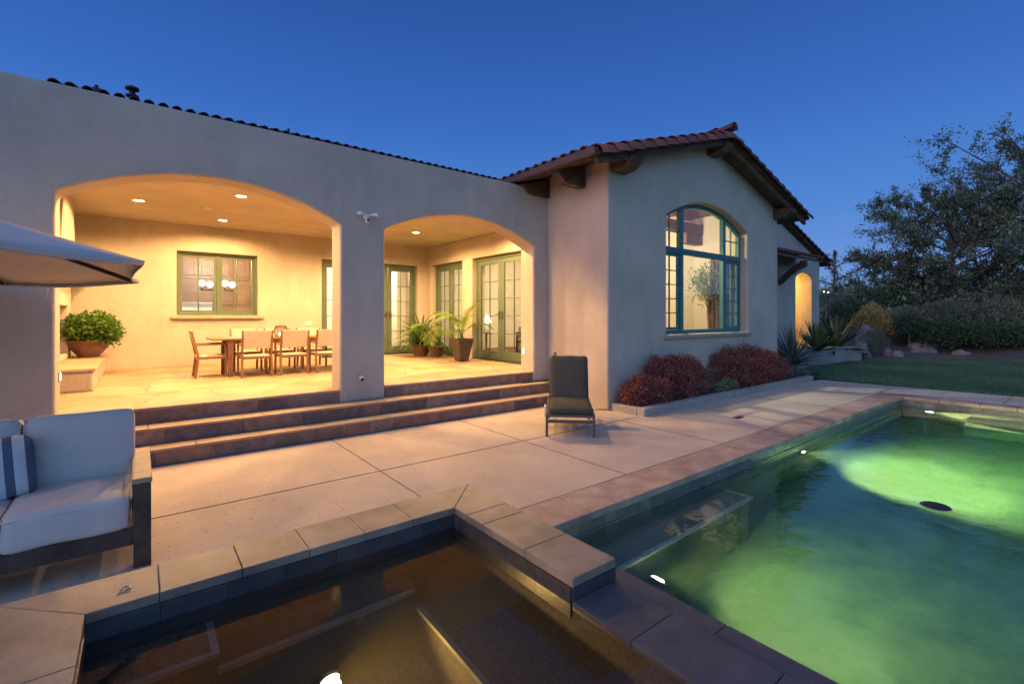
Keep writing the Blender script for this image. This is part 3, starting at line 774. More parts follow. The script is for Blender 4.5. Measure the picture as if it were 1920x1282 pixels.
# timber corbels under the left eave and outriggers through the gable
for y in (5.50, 6.38, 7.3):
    b = MB(); b.prism([[(XW - .003, 4.00), (5.28, 3.82), (5.28, 3.76), (5.36, 3.73), (5.42, 3.67), (5.50, 3.655), (XW - .003, 3.655)]], lambda x, z: (x, y, z), (0, 0.17, 0))
    hbuild(b, 'eave_corbel', M['wood_dark'], bevel=0.012, recalc=True)
for xc, w in ((6.12, 0.32), (9.0, 0.30), (11.95, 0.32)):
    zt = zr(xc) - (.115 if xc != 9.0 else .10)
    b = MB(); b.prism([[(YG - .003, zt), (4.66, zt), (4.60, zt - .05), (4.62, zt - .12), (4.72, zt - .20), (4.80, zt - .23), (YG - .003, zt - .24)]],
                      lambda y, z: (xc - w / 2, y, z), (w, 0, 0))
    hbuild(b, 'roof_beam_end', M['wood_dark'], bevel=0.015, recalc=True)
for s_ in (-1, 1):
    b = MB(); xa, xb = 9 + s_ * 0.16, 9 + s_ * 3.75
    b.prism([[(xa, zr(xa) - .072), (xb, zr(xb) - .072), (xb, zr(xb) - .19), (xa, zr(xa) - .19)]], lambda x, z: (x, 4.66, z), (0, 0.07, 0))
    hbuild(b, 'barge_rafter', M['wood_dark'], bevel=0.008, recalc=True)

# main house roof beyond the patio: only its tile crests show over the parapet
YR = 11.3; ZR0 = 1.5 + (3.80 - 1.5) / YW * YR - 0.085
mb = MB(); sl2 = 0.295
mb.prism([[(YR, ZR0), (16.0, ZR0 + 4.7 * sl2), (20.5, ZR0), (20.5, ZR0 - .1), (16.0, ZR0 + 4.7 * sl2 - .1), (YR, ZR0 - .1)]],
         lambda y, z: (-1.4, y, z), (10.2, 0, 0))
hbuild(mb, 'main_roof', M['wood_dark'], recalc=True)
tm = MB(); dn = Vector((0, -1, -sl2)).normalized(); nn = Vector((0, -sl2, 1)).normalized()
tile_field(tm, Vector((-1.26, YR - .03, ZR0)), dn, Vector((1, 0, 0)), nn, 46, 0.218, 14, 0.345, 0.09)
hbuild(tm, 'main_roof_tiles', M['tile_dark'])
mb = MB(); mb.box(-5.0, -1.0, 11.97, 18, 0.0, 4.9); mb.box(-1.0, 6.2, 17.8, 18.0, 0, 5.4)
hbuild(mb, 'main_house_wall', M['stucco'])
# roof vents
vdat = [(-0.06, 0.42, 0.05, 'round capped vent pipe standing tallest above the parapet'), (-0.40, 0.20, 0.035, 'short domed vent cap just left of the tall vent pipe'),
        (2.85, 0.20, 0.028, 'thin bare vent pipe farthest right on the roof line')]
for i, (x, h, r_, lab) in enumerate(vdat):
    y = 11.9 if i != 1 else 11.5
    k_ = y / 7.5
    xx = {0: -0.062, 1: -0.394, 2: 1.728}[i] * k_
    ztop = 1.5 + ({0: 4.348, 1: 4.248, 2: 4.245}[i] - 1.5) * k_
    zb = ZR0 + (y - YR) * sl2
    t = empty('roof_vent', (xx, y, zb), 0, lab, 'vent', 'vents on the main roof')
    H_ = ztop - zb
    p = MB(); p.lathe([(r_, -0.05), (r_, H_ - (0.08 if i < 2 else 0)), (r_ * .9, H_ - (0.08 if i < 2 else 0))], n=14); p.build('pipe', M['metal_dark'], t)
    if i == 0:
        c = MB(); c.lathe([(r_ * 1.1, H_ - .24), (r_ * 2.1, H_ - .23), (r_ * 2.1, H_ - .20), (r_ * 1.1, H_ - .19)], n=16)
        c.lathe([(r_ * 1.5, H_ - .10), (r_ * 2.3, H_ - .09), (r_ * 2.2, H_ - .05), (0, H_)], n=16); c.build('vent_cap', M['metal_dark'], t)
    if i == 1:
        c = MB(); c.lathe([(r_ * 3.2, H_ - .22), (r_ * 3.0, H_ - .12), (r_ * 1.6, H_ - .05), (r_ * .8, H_ - .04), (r_ * .8, H_), (0, H_)], n=16); c.build('vent_cap', M['metal_dark'], t)

# ---- windows and doors ------------------------------------------------------
def frame_rect(mb, a0, a1, z0, z1, w, d0, d1, ax):
    """rectangular frame in the plane; ax 'x': spans x, depth y; 'y': spans y, depth x"""
    def B(p0, p1, q0, q1):
        if ax == 'x': mb.box(p0, p1, d0, d1, q0, q1)
        else: mb.box(d0, d1, p0, p1, q0, q1)
    B(a0, a0 + w, z0, z1); B(a1 - w, a1, z0, z1); B(a0 + w, a1 - w, z1 - w, z1); B(a0 + w, a1 - w, z0, z0 + w)
def muntins(mb, a0, a1, z0, z1, cols, rows, w, d0, d1, ax):
    def B(p0, p1, q0, q1):
        if ax == 'x': mb.box(p0, p1, d0, d1, q0, q1)
        else: mb.box(d0, d1, p0, p1, q0, q1)
    for i in range(1, cols):
        a = a0 + (a1 - a0) * i / cols; B(a - w / 2, a + w / 2, z0, z1)
    for j in range(1, rows):
        z = z0 + (z1 - z0) * j / rows
        for i in range(cols):
            B(a0 + (a1 - a0) * i / cols + w / 2, a0 + (a1 - a0) * (i + 1) / cols - w / 2, z - w / 2, z + w / 2)
def pane(a0, a1, z0, z1, d, ax):
    mb = MB()
    if ax == 'x': mb.box(a0, a1, d - .003, d + .003, z0, z1)
    else: mb.box(d - .003, d + .003, a0, a1, z0, z1)
    return mb
def leaf_door(parent, a0, a1, z0, z1, d, ax, handle_side, rows=5, cols=2):
    f = MB(); w = 0.105
    frame_rect(f, a0, a1, z0, z1, w, d - .022, d + .022, ax)
    def B(p0, p1, q0, q1):
        if ax == 'x': f.box(p0, p1, d - .0195, d + .0195, q0, q1)
        else: f.box(d - .0195, d + .0195, p0, p1, q0, q1)
    B(a0 + w, a1 - w, z0 + w, z0 + .17)
    muntins(f, a0 + w, a1 - w, z0 + .17, z1 - w, cols, rows, .018, d - .014, d + .014, ax)
    o = hbuild(f, 'door_leaf', M['green_frame'], parent, bevel=0.003)
    hbuild(pane(a0 + w, a1 - w, z0 + .17, z1 - w, d, ax), 'pane', M['glass'], o)
    if handle_side:
        h = MB(); hx = a0 + .045 if handle_side < 0 else a1 - .045
        if ax == 'x':
            h.box(hx - .014, hx + .014, d - .03, d - .0225, 1.42, 1.62)
            h.tube([(hx, d - .03, 1.55), (hx, d - .075, 1.55), (hx - handle_side * .10, d - .075, 1.545)], .009, 6)
        else:
            h.box(d - .03, d - .0225, hx - .014, hx + .014, 1.42, 1.62)
            h.tube([(d - .03, hx, 1.55), (d - .075, hx, 1.55), (d - .075, hx - handle_side * .10, 1.545)], .009, 6)
        hbuild(h, 'handle', M['bronze'], o)
def door_set(a0, a1, d, ax, single=False, hs=None):
    fr = MB()
    w = .06; z0, z1 = ZF - .018, 2.855
    def B(p0, p1, q0, q1):
        if ax == 'x': fr.box(p0, p1, d - .045, d + .045, q0, q1)
        else: fr.box(d - .045, d + .045, p0, p1, q0, q1)
    B(a0, a0 + w, z0, z1); B(a1 - w, a1, z0, z1); B(a0 + w, a1 - w, z1 - w, z1); B(a0 + w, a1 - w, z0, z0 + .05)
    o = hbuild(fr, 'door_frame', M['green_frame'], house, bevel=0.003)
    if single:
        leaf_door(house, a0 + w + .003, a1 - w - .003, z0 + .053, z1 - w - .003, d, ax, hs)
    else:
        m_ = (a0 + a1) / 2
        leaf_door(house, a0 + w + .003, m_ - .004, z0 + .053, z1 - w - .003, d, ax, 1)
        leaf_door(house, m_ + .004, a1 - w - .003, z0 + .053, z1 - w - .003, d, ax, -1)
    th = MB()
    if ax == 'x': th.box(a0 - .02, a1 + .02, d - .16, d + .05, ZF - .01, ZF + .022)
    else: th.box(d - .16, d + .05, a0 - .02, a1 + .02, ZF - .01, ZF + .022)
    hbuild(th, 'threshold', M['metal_dark'], house)
door_set(4.36, 5.93, 11.84, 'x')
door_set(3.42, 4.16, 11.84, 'x', True, 1)
door_set(7.50, 9.42, 6.36, 'y')
door_set(9.86, 11.38, 6.36, 'y')
# kitchen casement window
fr = MB(); frame_rect(fr, 0.60, 2.06, 1.52, 2.82, .05, 11.76, 11.85, 'x'); fr.box(1.305, 1.355, 11.765, 11.845, 1.57, 2.77)
win = hbuild(fr, 'kitchen_window', M['green_frame'], bevel=0.004)
for a0, a1 in ((.653, 1.302), (1.358, 2.007)):
    c = MB(); frame_rect(c, a0, a1, 1.573, 2.767, .045, 11.79, 11.83, 'x')
    muntins(c, a0 + .045, a1 - .045, 1.618, 2.722, 2, 3, .022, 11.795, 11.825, 'x')
    c.box(a0 + .048, a1 - .048, 11.80, 11.803, 1.62, 1.622)
    o = c.build('sash', M['green_frame'], win) if False else hbuild(c, 'sash', M['green_frame'], win, bevel=0.003)
    hbuild(pane(a0 + .045, a1 - .045, 1.618, 2.722, 11.81, 'x'), 'pane', M['glass'], win)
s = MB(); s.box(0.50, 2.17, 11.55, 11.76, 1.445, 1.518); hbuild(s, 'window_sill', M['sill'], win, bevel=0.02, seg=3)

# big arched window in the gable
def arched_window():
    y0, y1 = 5.19, 5.26
    def az(x): u = 2 * (x - WA) / (WB - WA) - 1; return WZS + (WZC - WZS) * (1 - abs(u) ** 2.05)
    f = MB(); n = 30; w = .075
    xsA = [WA + (WB - WA) * i / n for i in range(n + 1)]
    polys = []
    for i in range(n):
        a, b = xsA[i], xsA[i + 1]
        polys.append([(a, az(a) - w * 1.05), (b, az(b) - w * 1.05), (b, az(b) + .01), (a, az(a) + .01)])
    f.prism(polys, lambda x, z: (x, y0, z), (0, y1 - y0, 0))
    def V(x0, x1, z0, z1, p=0.0): f.box(x0, x1, y0 - p, y1 + p, z0, z1)
    V(WA, WA + w, WZ0, WZS - .07, .002); V(WB - w, WB, WZ0, WZS - .07, .002)
    V(WA + w, WB - w, WZ0, WZ0 + .075, .001)
    V(WA + w, WB - w, 2.70, 2.81, .012); V(WA + w, WB - w, 2.735, 2.775, .024)
    m1, m2 = 8.25, 9.86
    for x in (m1, m2):
        V(x - .055, x + .055, WZ0 + .075, 2.70, .006); V(x - .055, x + .055, 2.81, az(x) - .07, .006)
    o = hbuild(f, 'arched_window', M['teal_frame'], recalc=True)
    # side sashes with muntins
    for a0, a1 in ((WA + w, m1 - .055), (m2 + .055, WB - w)):
        c = MB(); frame_rect(c, a0 + .004, a1 - .004, WZ0 + .08, 2.695, .05, y0 + .01, y1 - .01, 'x')
        muntins(c, a0 + .054, a1 - .054, WZ0 + .13, 2.645, 2, 5, .018, y0 + .02, y1 - .02, 'x')
        hbuild(c, 'sash', M['teal_frame'], o, bevel=0.003)
        c = MB(); xm = (a0 + a1) / 2
        c.box(xm - .009, xm + .009, y0 + .02, y1 - .02, 2.81, az(xm) - .08)
        c.box(a0, a1, y0 + .021, y1 - .021, 3.12, 3.138)
        hbuild(c, 'muntin', M['teal_frame'], o)
    p = MB(); yp = (y0 + y1) / 2
    polys = []
    for i in range(n):
        a, b = xsA[i], xsA[i + 1]
        polys.append([(a, WZ0 + .05), (b, WZ0 + .05), (b, az(b) - .03), (a, az(a) - .03)])
    p.prism(polys, lambda x, z: (x, yp - .003, z), (0, .006, 0))
    hbuild(p, 'pane', M['glass'], o, recalc=True)
    s = MB(); s.box(WA - .09, WB + .06, YG - .06, y0 - .002, WZ0 - .075, WZ0 - .004)
    hbuild(s, 'window_sill', M['sill'], o, bevel=0.015, seg=3)
arched_window()

# ---- rooms behind the glass
mb = MB()
mb.box(-1.0, 6.2, 15.6, 15.8, 0.4, 3.5)                 # kitchen / hall back wall
mb.box(-1.2, -1.0, 11.98, 15.6, 0.4, 3.5)
mb.box(3.05, 3.2, 13.2, 15.6, 0.4, 3.5)                 # partition
mb.box(6.2, 6.45, 11.975, 15.6, 0.4, 3.4); mb.box(5.9, 6.197, 12.9, 13.2, .4, 3.4); mb.box(5.9, 6.197, 14.0, 14.3, .4, 3.4)
mb.box(-1.0, 6.5, 11.975, 15.6, 3.40, 3.5)              # ceiling
hbuild(mb, 'kitchen_room_wall', M['white_in'])
mb = MB(); mb.box(-1.0, 6.53, 11.97, 15.6, 0.38, ZF - .02); mb.box(6.53, 11.7, 5.33, 15.6, 0.38, ZF - .02)
hbuild(mb, 'room_floor', M['wood_in'])
mb = MB()
mb.box(6.53, 11.75, 12.4, 12.55, 0.4, 4.9)              # wing room back wall
mb.box(6.525, 6.60, 5.33, 7.46, ZF, 4.2); mb.box(6.525, 6.60, 9.46, 9.82, ZF, 3.4)
mb.box(6.525, 6.60, 7.46, 12.4, 2.90, 4.2)
hbuild(mb, 'living_room_wall', M['plaster_in'])
mb = MB(); mb.box(11.35, 11.745, 7.30, 7.75, ZF, 4.3); hbuild(mb, 'pilaster', M['plaster_in'], bevel=.01)
mb = MB(); mb.box(11.66, 11.745, 6.37, 7.30, ZF, 4.1); mb.box(11.66, 11.745, 7.75, 12.4, ZF, 4.1)
mb.box(11.66, 11.745, 5.33, 6.37, 2.92, 4.1); mb.box(6.62, 11.6, 5.325, 5.36, ZF, 1.10)
hbuild(mb, 'living_room_side_wall', M['plaster_in'])
mb = MB()
mb.prism([[(6.5, zr(6.5) - .10), (9, zr(9) - .10), (9, zr(9) - .14), (6.5, zr(6.5) - .14)],
          [(9, zr(9) - .10), (11.75, zr(11.75) - .10), (11.75, zr(11.75) - .14), (9, zr(9) - .14)]], lambda x, z: (x, 5.33, z), (0, 7.0, 0))
hbuild(mb, 'plank_ceiling', M['wood_in'], recalc=True)
for y in (6.7, 8.9, 11.0):
    b = MB(); b.box(6.62, 11.65, y, y + .24, 3.62, 3.88); b.box(10.9, 11.65, y + .02, y + .22, 3.36, 3.618)
    hbuild(b, 'ceiling_beam', M['wood_in'], bevel=0.01)
b = MB(); b.box(8.88, 9.12, 5.34, 12.4, 4.35, 4.76); hbuild(b, 'ceiling_beam', M['wood_in'], bevel=0.01)
# timber door casing and side window on the right wall of the wing room
b = MB(); b.box(11.60, 11.70, 6.38, 6.47, ZF, 3.0); b.box(11.60, 11.70, 5.38, 5.48, ZF, 3.0); b.box(11.60, 11.70, 5.48, 6.36, 2.86, 3.0)
hbuild(b, 'wood_casing', M['wood_in'])

def point(loc, energy, col, r=0.06, name='lamp_light'):
    l = bpy.data.lights.new(name, 'POINT'); l.energy = energy; l.color = col; l.shadow_soft_size = r
    o = bpy.data.objects.new(name, l); COL.objects.link(o); o.location = loc; return o
def spot(loc, dirv, energy, col, ang, blend=0.5, r=0.05, parent=None, name='lamp_light'):
    l = bpy.data.lights.new(name, 'SPOT'); l.energy = energy; l.color = col; l.shadow_soft_size = r
    l.spot_size = R(ang); l.spot_blend = blend
    o = bpy.data.objects.new(name, l); COL.objects.link(o); o.location = loc
    o.rotation_euler = Vector(dirv).to_track_quat('-Z', 'Y').to_euler()
    if parent: o.parent = parent
    return o
WARM = (1.0, 0.56, 0.21)
WARM2 = (1.0, 0.72, 0.42)

# ---- recessed ceiling lights
spots = [(0.0, 9.70, 'left of the three recessed lights in the ceiling seen through the big arch'),
         (1.25, 8.38, 'recessed ceiling light nearest the big arch opening'),
         (1.28, 10.70, 'recessed ceiling light in front of the kitchen window'),
         (4.84, 9.60, 'recessed ceiling light seen through the smaller arch'),
         (3.50, 9.30, 'unseen recessed ceiling light added behind the middle pillar to brighten the dining chairs'),  # added out of view as fill for the chair backs
         (2.60, 7.30, 'unseen recessed ceiling light added behind the middle of the arcade wall to warm the deck'),  # unseen lamp, added for more warm light on deck and chairs
         (5.20, 7.50, 'recessed ceiling light close behind the right side of the smaller arch'),
         (0.20, 7.20, 'unseen recessed ceiling light added behind the crown of the big arch to warm the deck')]  # added above the visible opening to spill warm light outside
for x, y, lab in spots:
    t = empty('recessed_light', (x, y, ZC), 0, lab, 'ceiling light', 'recessed ceiling lights over the patio')
    a = MB(); a.lathe([(.074, -.001), (.100, -.002), (.098, -.012), (.074, -.008)], n=24, caps=False); a.build('trim_ring', M['white_plastic'], t)
    a = MB(); a.lathe([(.073, -.003), (0, -.004)], n=24, caps=False); a.build('lens', M['lamp_warm'], t)
    spot((0, 0, -.03), (0, 0, -1), 250 if y > 10 else (390 if y > 8 else (460 if x > 5 else 300)), WARM, 168, 0.35, 0.05, t)

# ---- step lights on the jambs
def step_light(loc, nx, lab):
    t = empty('step_light', loc, 0, lab, 'step light', 'small step lights on the arch jambs')
    a = MB(); a.box(0 if nx > 0 else -.012, .012 if nx > 0 else 0, -.04, .04, -.055, .055); a.build('faceplate', M['white_plastic'], t, bevel=0.004)
    a = MB(); a.box(.0125 if nx > 0 else -.016, .016 if nx > 0 else -.0125, -.022, .022, -.035, .03); a.build('lens', M['lamp_small'], t)
    spot((.03 * nx, 0, -.01), (nx, 0, -.9), 2.0, WARM2, 120, .6, .02, t)
step_light((-0.645, 6.72, 0.88), 1, 'small lit step light low on the left jamb beside the hearth')
step_light((5.56, 6.72, 0.86), -1, 'small lit step light low on the right pillar jamb')

# ---- floodlight camera and small spotlight on the middle pillar
t = empty('security_floodlight', (2.48, YW - .002, 2.88), 0, 'white twin floodlight with a camera mounted high between the arches', 'security light')
a = MB(); a.lathe([(0, 0), (.062, 0), (.062, .03), (.03, .045), (0, .046)], n=20)
a.v = [(v[0], -v[2], v[1]) for v in a.v]; a.build('mount', M['white_plastic'], t, recalc=True)
for s_ in (-1, 1):
    a = MB(); a.bar((s_ * .04, -.05, .02), (s_ * .17, -.12, .05), .03, .03)
    a.bar((s_ * .10, -.10, .045), (s_ * .22, -.16, .035), .10, .05, w2=.12, h2=.055); a.build('lamp_head', M['white_plastic'], t, bevel=.008)
a = MB(); a.bar((0, -.05, 0), (0, -.07, -.05), .03); a.box(-.035, .035, -.14, -.05, -.15, -.04); o = a.build('camera_body', M['white_plastic'], t, bevel=.012)
a = MB(); a.box(-.022, .022, -.1435, -.1405, -.13, -.06); a.build('camera_lens', M['black_plastic'], o)
t.scale = (.62, .62, .62)
t = empty('wall_spotlight', (2.41, YW - .002, 0.66), 0, 'small round grey spotlight low on the middle pillar', 'spotlight')
a = MB(); a.lathe([(0, 0), (.028, 0), (.028, .02), (0, .021)], n=16); a.v = [(v[0], -v[2], v[1]) for v in a.v]; a.build('mount', M['white_plastic'], t, recalc=True)
a = MB(); a.tube([(0, -.02, .01), (0, -.055, -.02)], .03, 14); a.build('lamp_head', M['white_plastic'], t)
a = MB(); a.tube([(0, -.0555, -.0205), (0, -.058, -.0225)], .024, 14); a.build('lens', M['black_plastic'], t)
t = MB(); t.box(3.05, 3.19, 11.636, 11.648, 1.30, 1.38)
for i in range(3): t.box(3.075 + i * .04, 3.085 + i * .04, 11.63, 11.636, 1.32, 1.36)
tag(t.build('light_switch', M['white_plastic']), 'cream light switch plate on the patio back wall right of the kitchen window', 'switch')
for i, (x, y, lab) in enumerate([(0.93, 9.6, 'small flat disc detector on the ceiling between the three lights'), (4.3, 9.6, 'small flat disc detector on the ceiling of the smaller bay')]):
    a = MB(); a.lathe([(0.055, 0), (.05, -.014), (0, -.016)], (x, y, ZC - .001), 18)
    tag(a.build('smoke_detector', M['plaster_in'], recalc=True), lab, 'detector', 'ceiling disc detectors')

# ---- fireplace on the left patio wall
fp = empty('fireplace', (-1.1, 9.6, ZF), 0, 'plaster fireplace with a moulded mantel and raised stone hearth at the left of the patio', 'fireplace')
def fb(mb, name, m, **k): mb.v = [(v[0] + 1.1, v[1] - 9.6, v[2] - ZF) for v in mb.v]; return mb.build(name, m, fp, **k)
a = MB(); a.box(-1.15, -0.47, 8.36, 11.64, ZF - .005, 0.775); fb(a, 'hearth', M['stucco'], bevel=.03, seg=3)
a = MB(); stones_y(a, 8.34, 11.64, -1.15, -0.445, .776, .812, .45, .6, .004); fb(a, 'hearth_slab', M['tread'], bevel=.006)
a = MB(); a.prism(rects_with_holes(8.72, 10.98, .812, 2.06, [(9.1, 10.6, .9, 1.66)]), lambda y, z: (-.905, y, z), (-.245, 0, 0)); fb(a, 'surround', M['stucco'], bevel=.02, recalc=True)
a = MB(); a.box(-1.149, -1.10, 9.1, 10.6, .9, 1.66); fb(a, 'firebox', M['riser'])
a = MB(); a.box(-1.15, -.80, 8.66, 11.04, 2.062, 2.14); a.box(-1.15, -.74, 8.60, 11.10, 2.142, 2.20); a.box(-1.15, -.68, 8.55, 11.15, 2.202, 2.275); fb(a, 'mantel', M['stucco'], bevel=.018, seg=3)
a = MB(); a.prism([[(8.9, 2.277), (10.8, 2.277), (10.5, 3.355), (9.2, 3.355)]], lambda y, z: (-.83, y, z), (-.32, 0, 0)); fb(a, 'chimney_breast', M['stucco'], bevel=.02, recalc=True)
t = empty('television', (-.92, 11.25, 2.15), 0, 'dark slab shaped speaker box fixed beside the mantel on the back wall', 'speaker')
a = MB(); a.prism([[(-.23, 0), (.20, 0), (.30, .12), (.30, .42), (-.23, .42)]], lambda x, z: (x, 0, z), (0, .38, 0)); a.build('speaker_box', M['metal_grey'], t, bevel=.01, recalc=True)
t.name = 'speaker'

# ---- leaves and plants -------------------------------------------------------
def leaf_quad(mb, p, d, n, l, w, rnd):
    d = d.normalized(); s_ = d.cross(n)
    if s_.length < 1e-4: s_ = Vector((1, 0, 0))
    s_.normalize()
    mb.add([p, p + d * l * .5 + s_ * w * .5, p + d * l, p + d * l * .5 - s_ * w * .5], [(0, 1, 2, 3)], rnd)
def rv(): 
    while True:
        v = Vector((rng.uniform(-1, 1), rng.uniform(-1, 1), rng.uniform(-1, 1)))
        if 0.05 < v.length < 1: return v.normalized()
def leaf_blob(mb, c, rad, n, l, w, shell=0.55, bias=0.0, lump=0.13, flat=False):
    """leaves through an ellipsoid's outer volume, with lumps and gaps"""
    c = Vector(c); ph = [rng.uniform(0, 6.3) for _ in range(6)]
    for _ in range(n):
        d = rv()
        if flat and d.z < -0.6: d.z = abs(d.z) * .5; d.normalize()
        lm = 1 + lump * (math.sin(5 * d.x + ph[0]) * math.sin(4 * d.y + ph[1]) + .6 * math.sin(9 * d.z + ph[2] + 5 * d.x) + .4 * math.sin(13 * d.y + ph[3]))
        r = (shell + (1 - shell) * rng.random() ** .5) * lm * (1 + .16 * rng.random() ** 6)
        p = c + Vector((d.x * rad[0], d.y * rad[1], d.z * rad[2])) * r
        dd = (d * .6 + rv() * .9 + Vector((0, 0, .25 + bias)))
        leaf_quad(mb, p, dd, rv(), l * rng.uniform(.6, 1.3), w * rng.uniform(.7, 1.2), min(.999, max(0, rng.gauss(.5, .26))))
def strap(mb, p, d, length, w, droop, n=6, rnd=None, fold=0.0, tip=0.05):
    """one arching blade"""
    p = Vector(p); d = Vector(d).normalized(); rnd = rng.random() if rnd is None else rnd
    side = d.cross(Vector((0, 0, 1)))
    side = side.normalized() if side.length > .05 else Vector((1, 0, 0))
    vs = []; cur = p.copy(); dd = d.copy(); st = length / n
    for i in range(n + 1):
        t = i / n
        ww = w * (0.55 + 1.4 * t * (1 - t) * 1.2) * (1 - t) ** .45 + w * tip * t
        upn = side.cross(dd).normalized()
        vs += [cur - side * ww / 2 + upn * fold * ww, cur, cur + side * ww / 2 + upn * fold * ww]
        cur = cur + dd * st; dd = (dd + Vector((0, 0, -droop / n))).normalized()
    fs = []
    for i in range(n):
        a = 3 * i; fs += [(a, a + 1, a + 4, a + 3), (a + 1, a + 2, a + 5, a + 4)]
    mb.add(vs, fs, rnd, True)
def frond(mb, p, d, length, droop, nl, ll, lw, n=10, rnd=None, stem=None):
    p = Vector(p); dd = Vector(d).normalized(); side = dd.cross(Vector((0, 0, 1)))
    side = side.normalized() if side.length > .05 else Vector((1, 0, 0))
    cur = p.copy(); pts = [cur.copy()]; dirs = [dd.copy()]
    for i in range(n):
        cur = cur + dd * length / n; dd = (dd + Vector((0, 0, -droop / n))).normalized(); pts.append(cur.copy()); dirs.append(dd.copy())
    (stem or mb).tube(pts, [.006 * (1 - .8 * i / n) + .0015 for i in range(n + 1)], 4, .3)
    rn = rng.random() if rnd is None else rnd
    for i in range(nl):
        t = .22 + .78 * i / nl; k = min(n - 1, int(t * n)); f = t * n - k
        q = pts[k].lerp(pts[k + 1], f); dv = dirs[k]
        le = ll * math.sin(PI * (0.12 + .85 * t)) ** .6
        for s_ in (-1, 1):
            strap(mb, q, side * s_ * .8 + dv * .75 + Vector((0, 0, .15)), le * rng.uniform(.85, 1.1), lw, .9, 4, min(.99, max(0, rn + rng.uniform(-.2, .2))))

# burgundy shrubs
def blob_shrub(name, mt, c, blobs, label, cat, l, w, group=None, stems=8, stem_h=.2):
    t = empty(name, c, 0, label, cat, group)
    f = MB()
    for (dx, dy, dz, rx, ry, rz_, n) in blobs: leaf_blob(f, (dx, dy, dz), (rx, ry, rz_), n, l, w, flat=True)
    f.build('foliage', mt, t)
    s_ = MB()
    b0 = blobs[0]
    for k in range(stems):
        b = rng.choice(blobs)
        e = Vector((b[0] + rng.uniform(-.5, .5) * b[3], b[1] + rng.uniform(-.5, .5) * b[4], b[2] + rng.uniform(0.1, .5) * b[5]))
        o_ = Vector((b[0] * .8 + rng.uniform(-.05, .05), b[1] * .8 + rng.uniform(-.05, .05), -0.02))
        m_ = (o_ + e) / 2 + rv() * .04
        s_.tube([o_, m_, e], [.016, .011, .005], 5)
    s_.build('stem', M['bark'], t)
    return t
blob_shrub('burgundy_shrub', M['lf_red'], (6.50, 4.72, .08), [(0, 0, .17, .50, .27, .30, 8500), (-.22, .05, .15, .30, .20, .2, 3000)],
           'smallest burgundy leaved shrub at the left end of the planting bed', 'shrub', .036, .018, 'burgundy shrubs below the gable window')
blob_shrub('burgundy_shrub', M['lf_red'], (7.45, 4.76, .08), [(.0, 0, .24, .66, .30, .47, 15000), (-.48, .08, .34, .32, .2, .38, 4500), (.45, .0, .22, .38, .28, .34, 4500)],
           'tall dark burgundy shrub mound in the middle of the planting bed', 'shrub', .036, .018, 'burgundy shrubs below the gable window')
blob_shrub('burgundy_shrub', M['lf_red'], (10.15, 4.78, .08), [(.05, 0, .26, 1.0, .33, .49, 20000), (-.85, .06, .34, .48, .26, .42, 6500), (.95, -.02, .24, .58, .30, .36, 6500)],
           'widest red tipped burgundy shrub at the right end of the planting bed', 'shrub', .038, .019, 'burgundy shrubs below the gable window')
blob_shrub('succulent_clump', M['lf_lime'], (8.62, 4.62, .07), [(0, 0, .06, .18, .10, .09, 500), (.28, .0, .09, .20, .11, .12, 600), (.5, .02, .06, .14, .1, .1, 300)],
           'pale green succulent clump between the two larger burgundy shrubs', 'plant', .05, .035, stems=4)

# spiky plants
def spiky(name, mt, loc, n, L_, w, droop, label, el=(5, 85), group=None, fold=.12, trunk=0):
    t = empty(name, loc, 0, label, 'plant', group); f = MB()
    for i in range(n):
        a = i * 2.39996 + rng.uniform(-.2, .2); e = R(rng.uniform(*el))
        d = Vector((math.cos(a) * math.cos(e), math.sin(a) * math.cos(e), math.sin(e)))
        strap(f, Vector((0, 0, trunk)) + d * .03, d, L_ * rng.uniform(.75, 1.1), w, droop, 6, fold=fold, tip=0)
    f.build('blades', mt, t)
    if trunk:
        s_ = MB(); s_.tube([(0, 0, -.05), (.02, .01, trunk * .5), (0, 0, trunk)], [.10, .085, .07], 8); s_.build('trunk', M['bark'], t)
    return t
spiky('fan_palm', M['lf_agave'], (12.95, 5.05, -.02), 210, 1.08, .045, .45, 'big blue green spiky fan plant at the corner of the gabled wing', (-5, 80), trunk=.30)
spiky('spiky_plant', M['lf_agave'], (12.80, 4.62, .0), 26, .42, .07, .5, 'small pale green rosette low in front of the fan plant', (5, 60))
spiky('agave', M['lf_agave2'], (16.6, 5.75, .40), 52, 1.0, .15, .15, 'dark green agave in front of the glowing arched doorway', (5, 80), 'agaves on the raised bed')
spiky('agave', M['lf_agave2'], (18.5, 5.85, .35), 64, 1.35, .15, .35, 'large yellow edged agave right of the glowing arched doorway', (0, 80), 'agaves on the raised bed')
spiky('agave', M['lf_agave2'], (20.4, 6.9, .30), 34, .9, .12, .3, 'agave at the right end of the raised bed below the golden shrub', (5, 80), 'agaves on the raised bed')

# potted plants
def pot_round(t, r0, r1, h, m): 
    a = MB(); a.lathe([(r0, 0), (r0 * 1.02, .01), (r1 * .9, h * .6), (r1, h * .93), (r1 * 1.06, h * .95), (r1 * 1.06, h), (r1 * .93, h), (r1 * .9, h * .88), (0, h * .88)], n=28)
    a.build('pot', m, t, recalc=True)
    a = MB(); a.lathe([(r1 * .89, h * .885), (0, h * .9)], n=20); a.build('soil', M['soil'], t)
t = empty('potted_shrub', (-.66, 10.7, .812), 0, 'round leafy green shrub in a brown bowl pot on the hearth', 'potted plant')
pot_round(t, .13, .29, .29, M['pot_brown'])
f = MB(); leaf_blob(f, (.02, 0, .48), (.37, .37, .25), 2300, .085, .042, shell=.4, lump=.12)
leaf_blob(f, (.24, -.14, .40), (.20, .22, .17), 500, .085, .042, shell=.4); f.build('foliage', M['lf_green'], t)
s_ = MB()
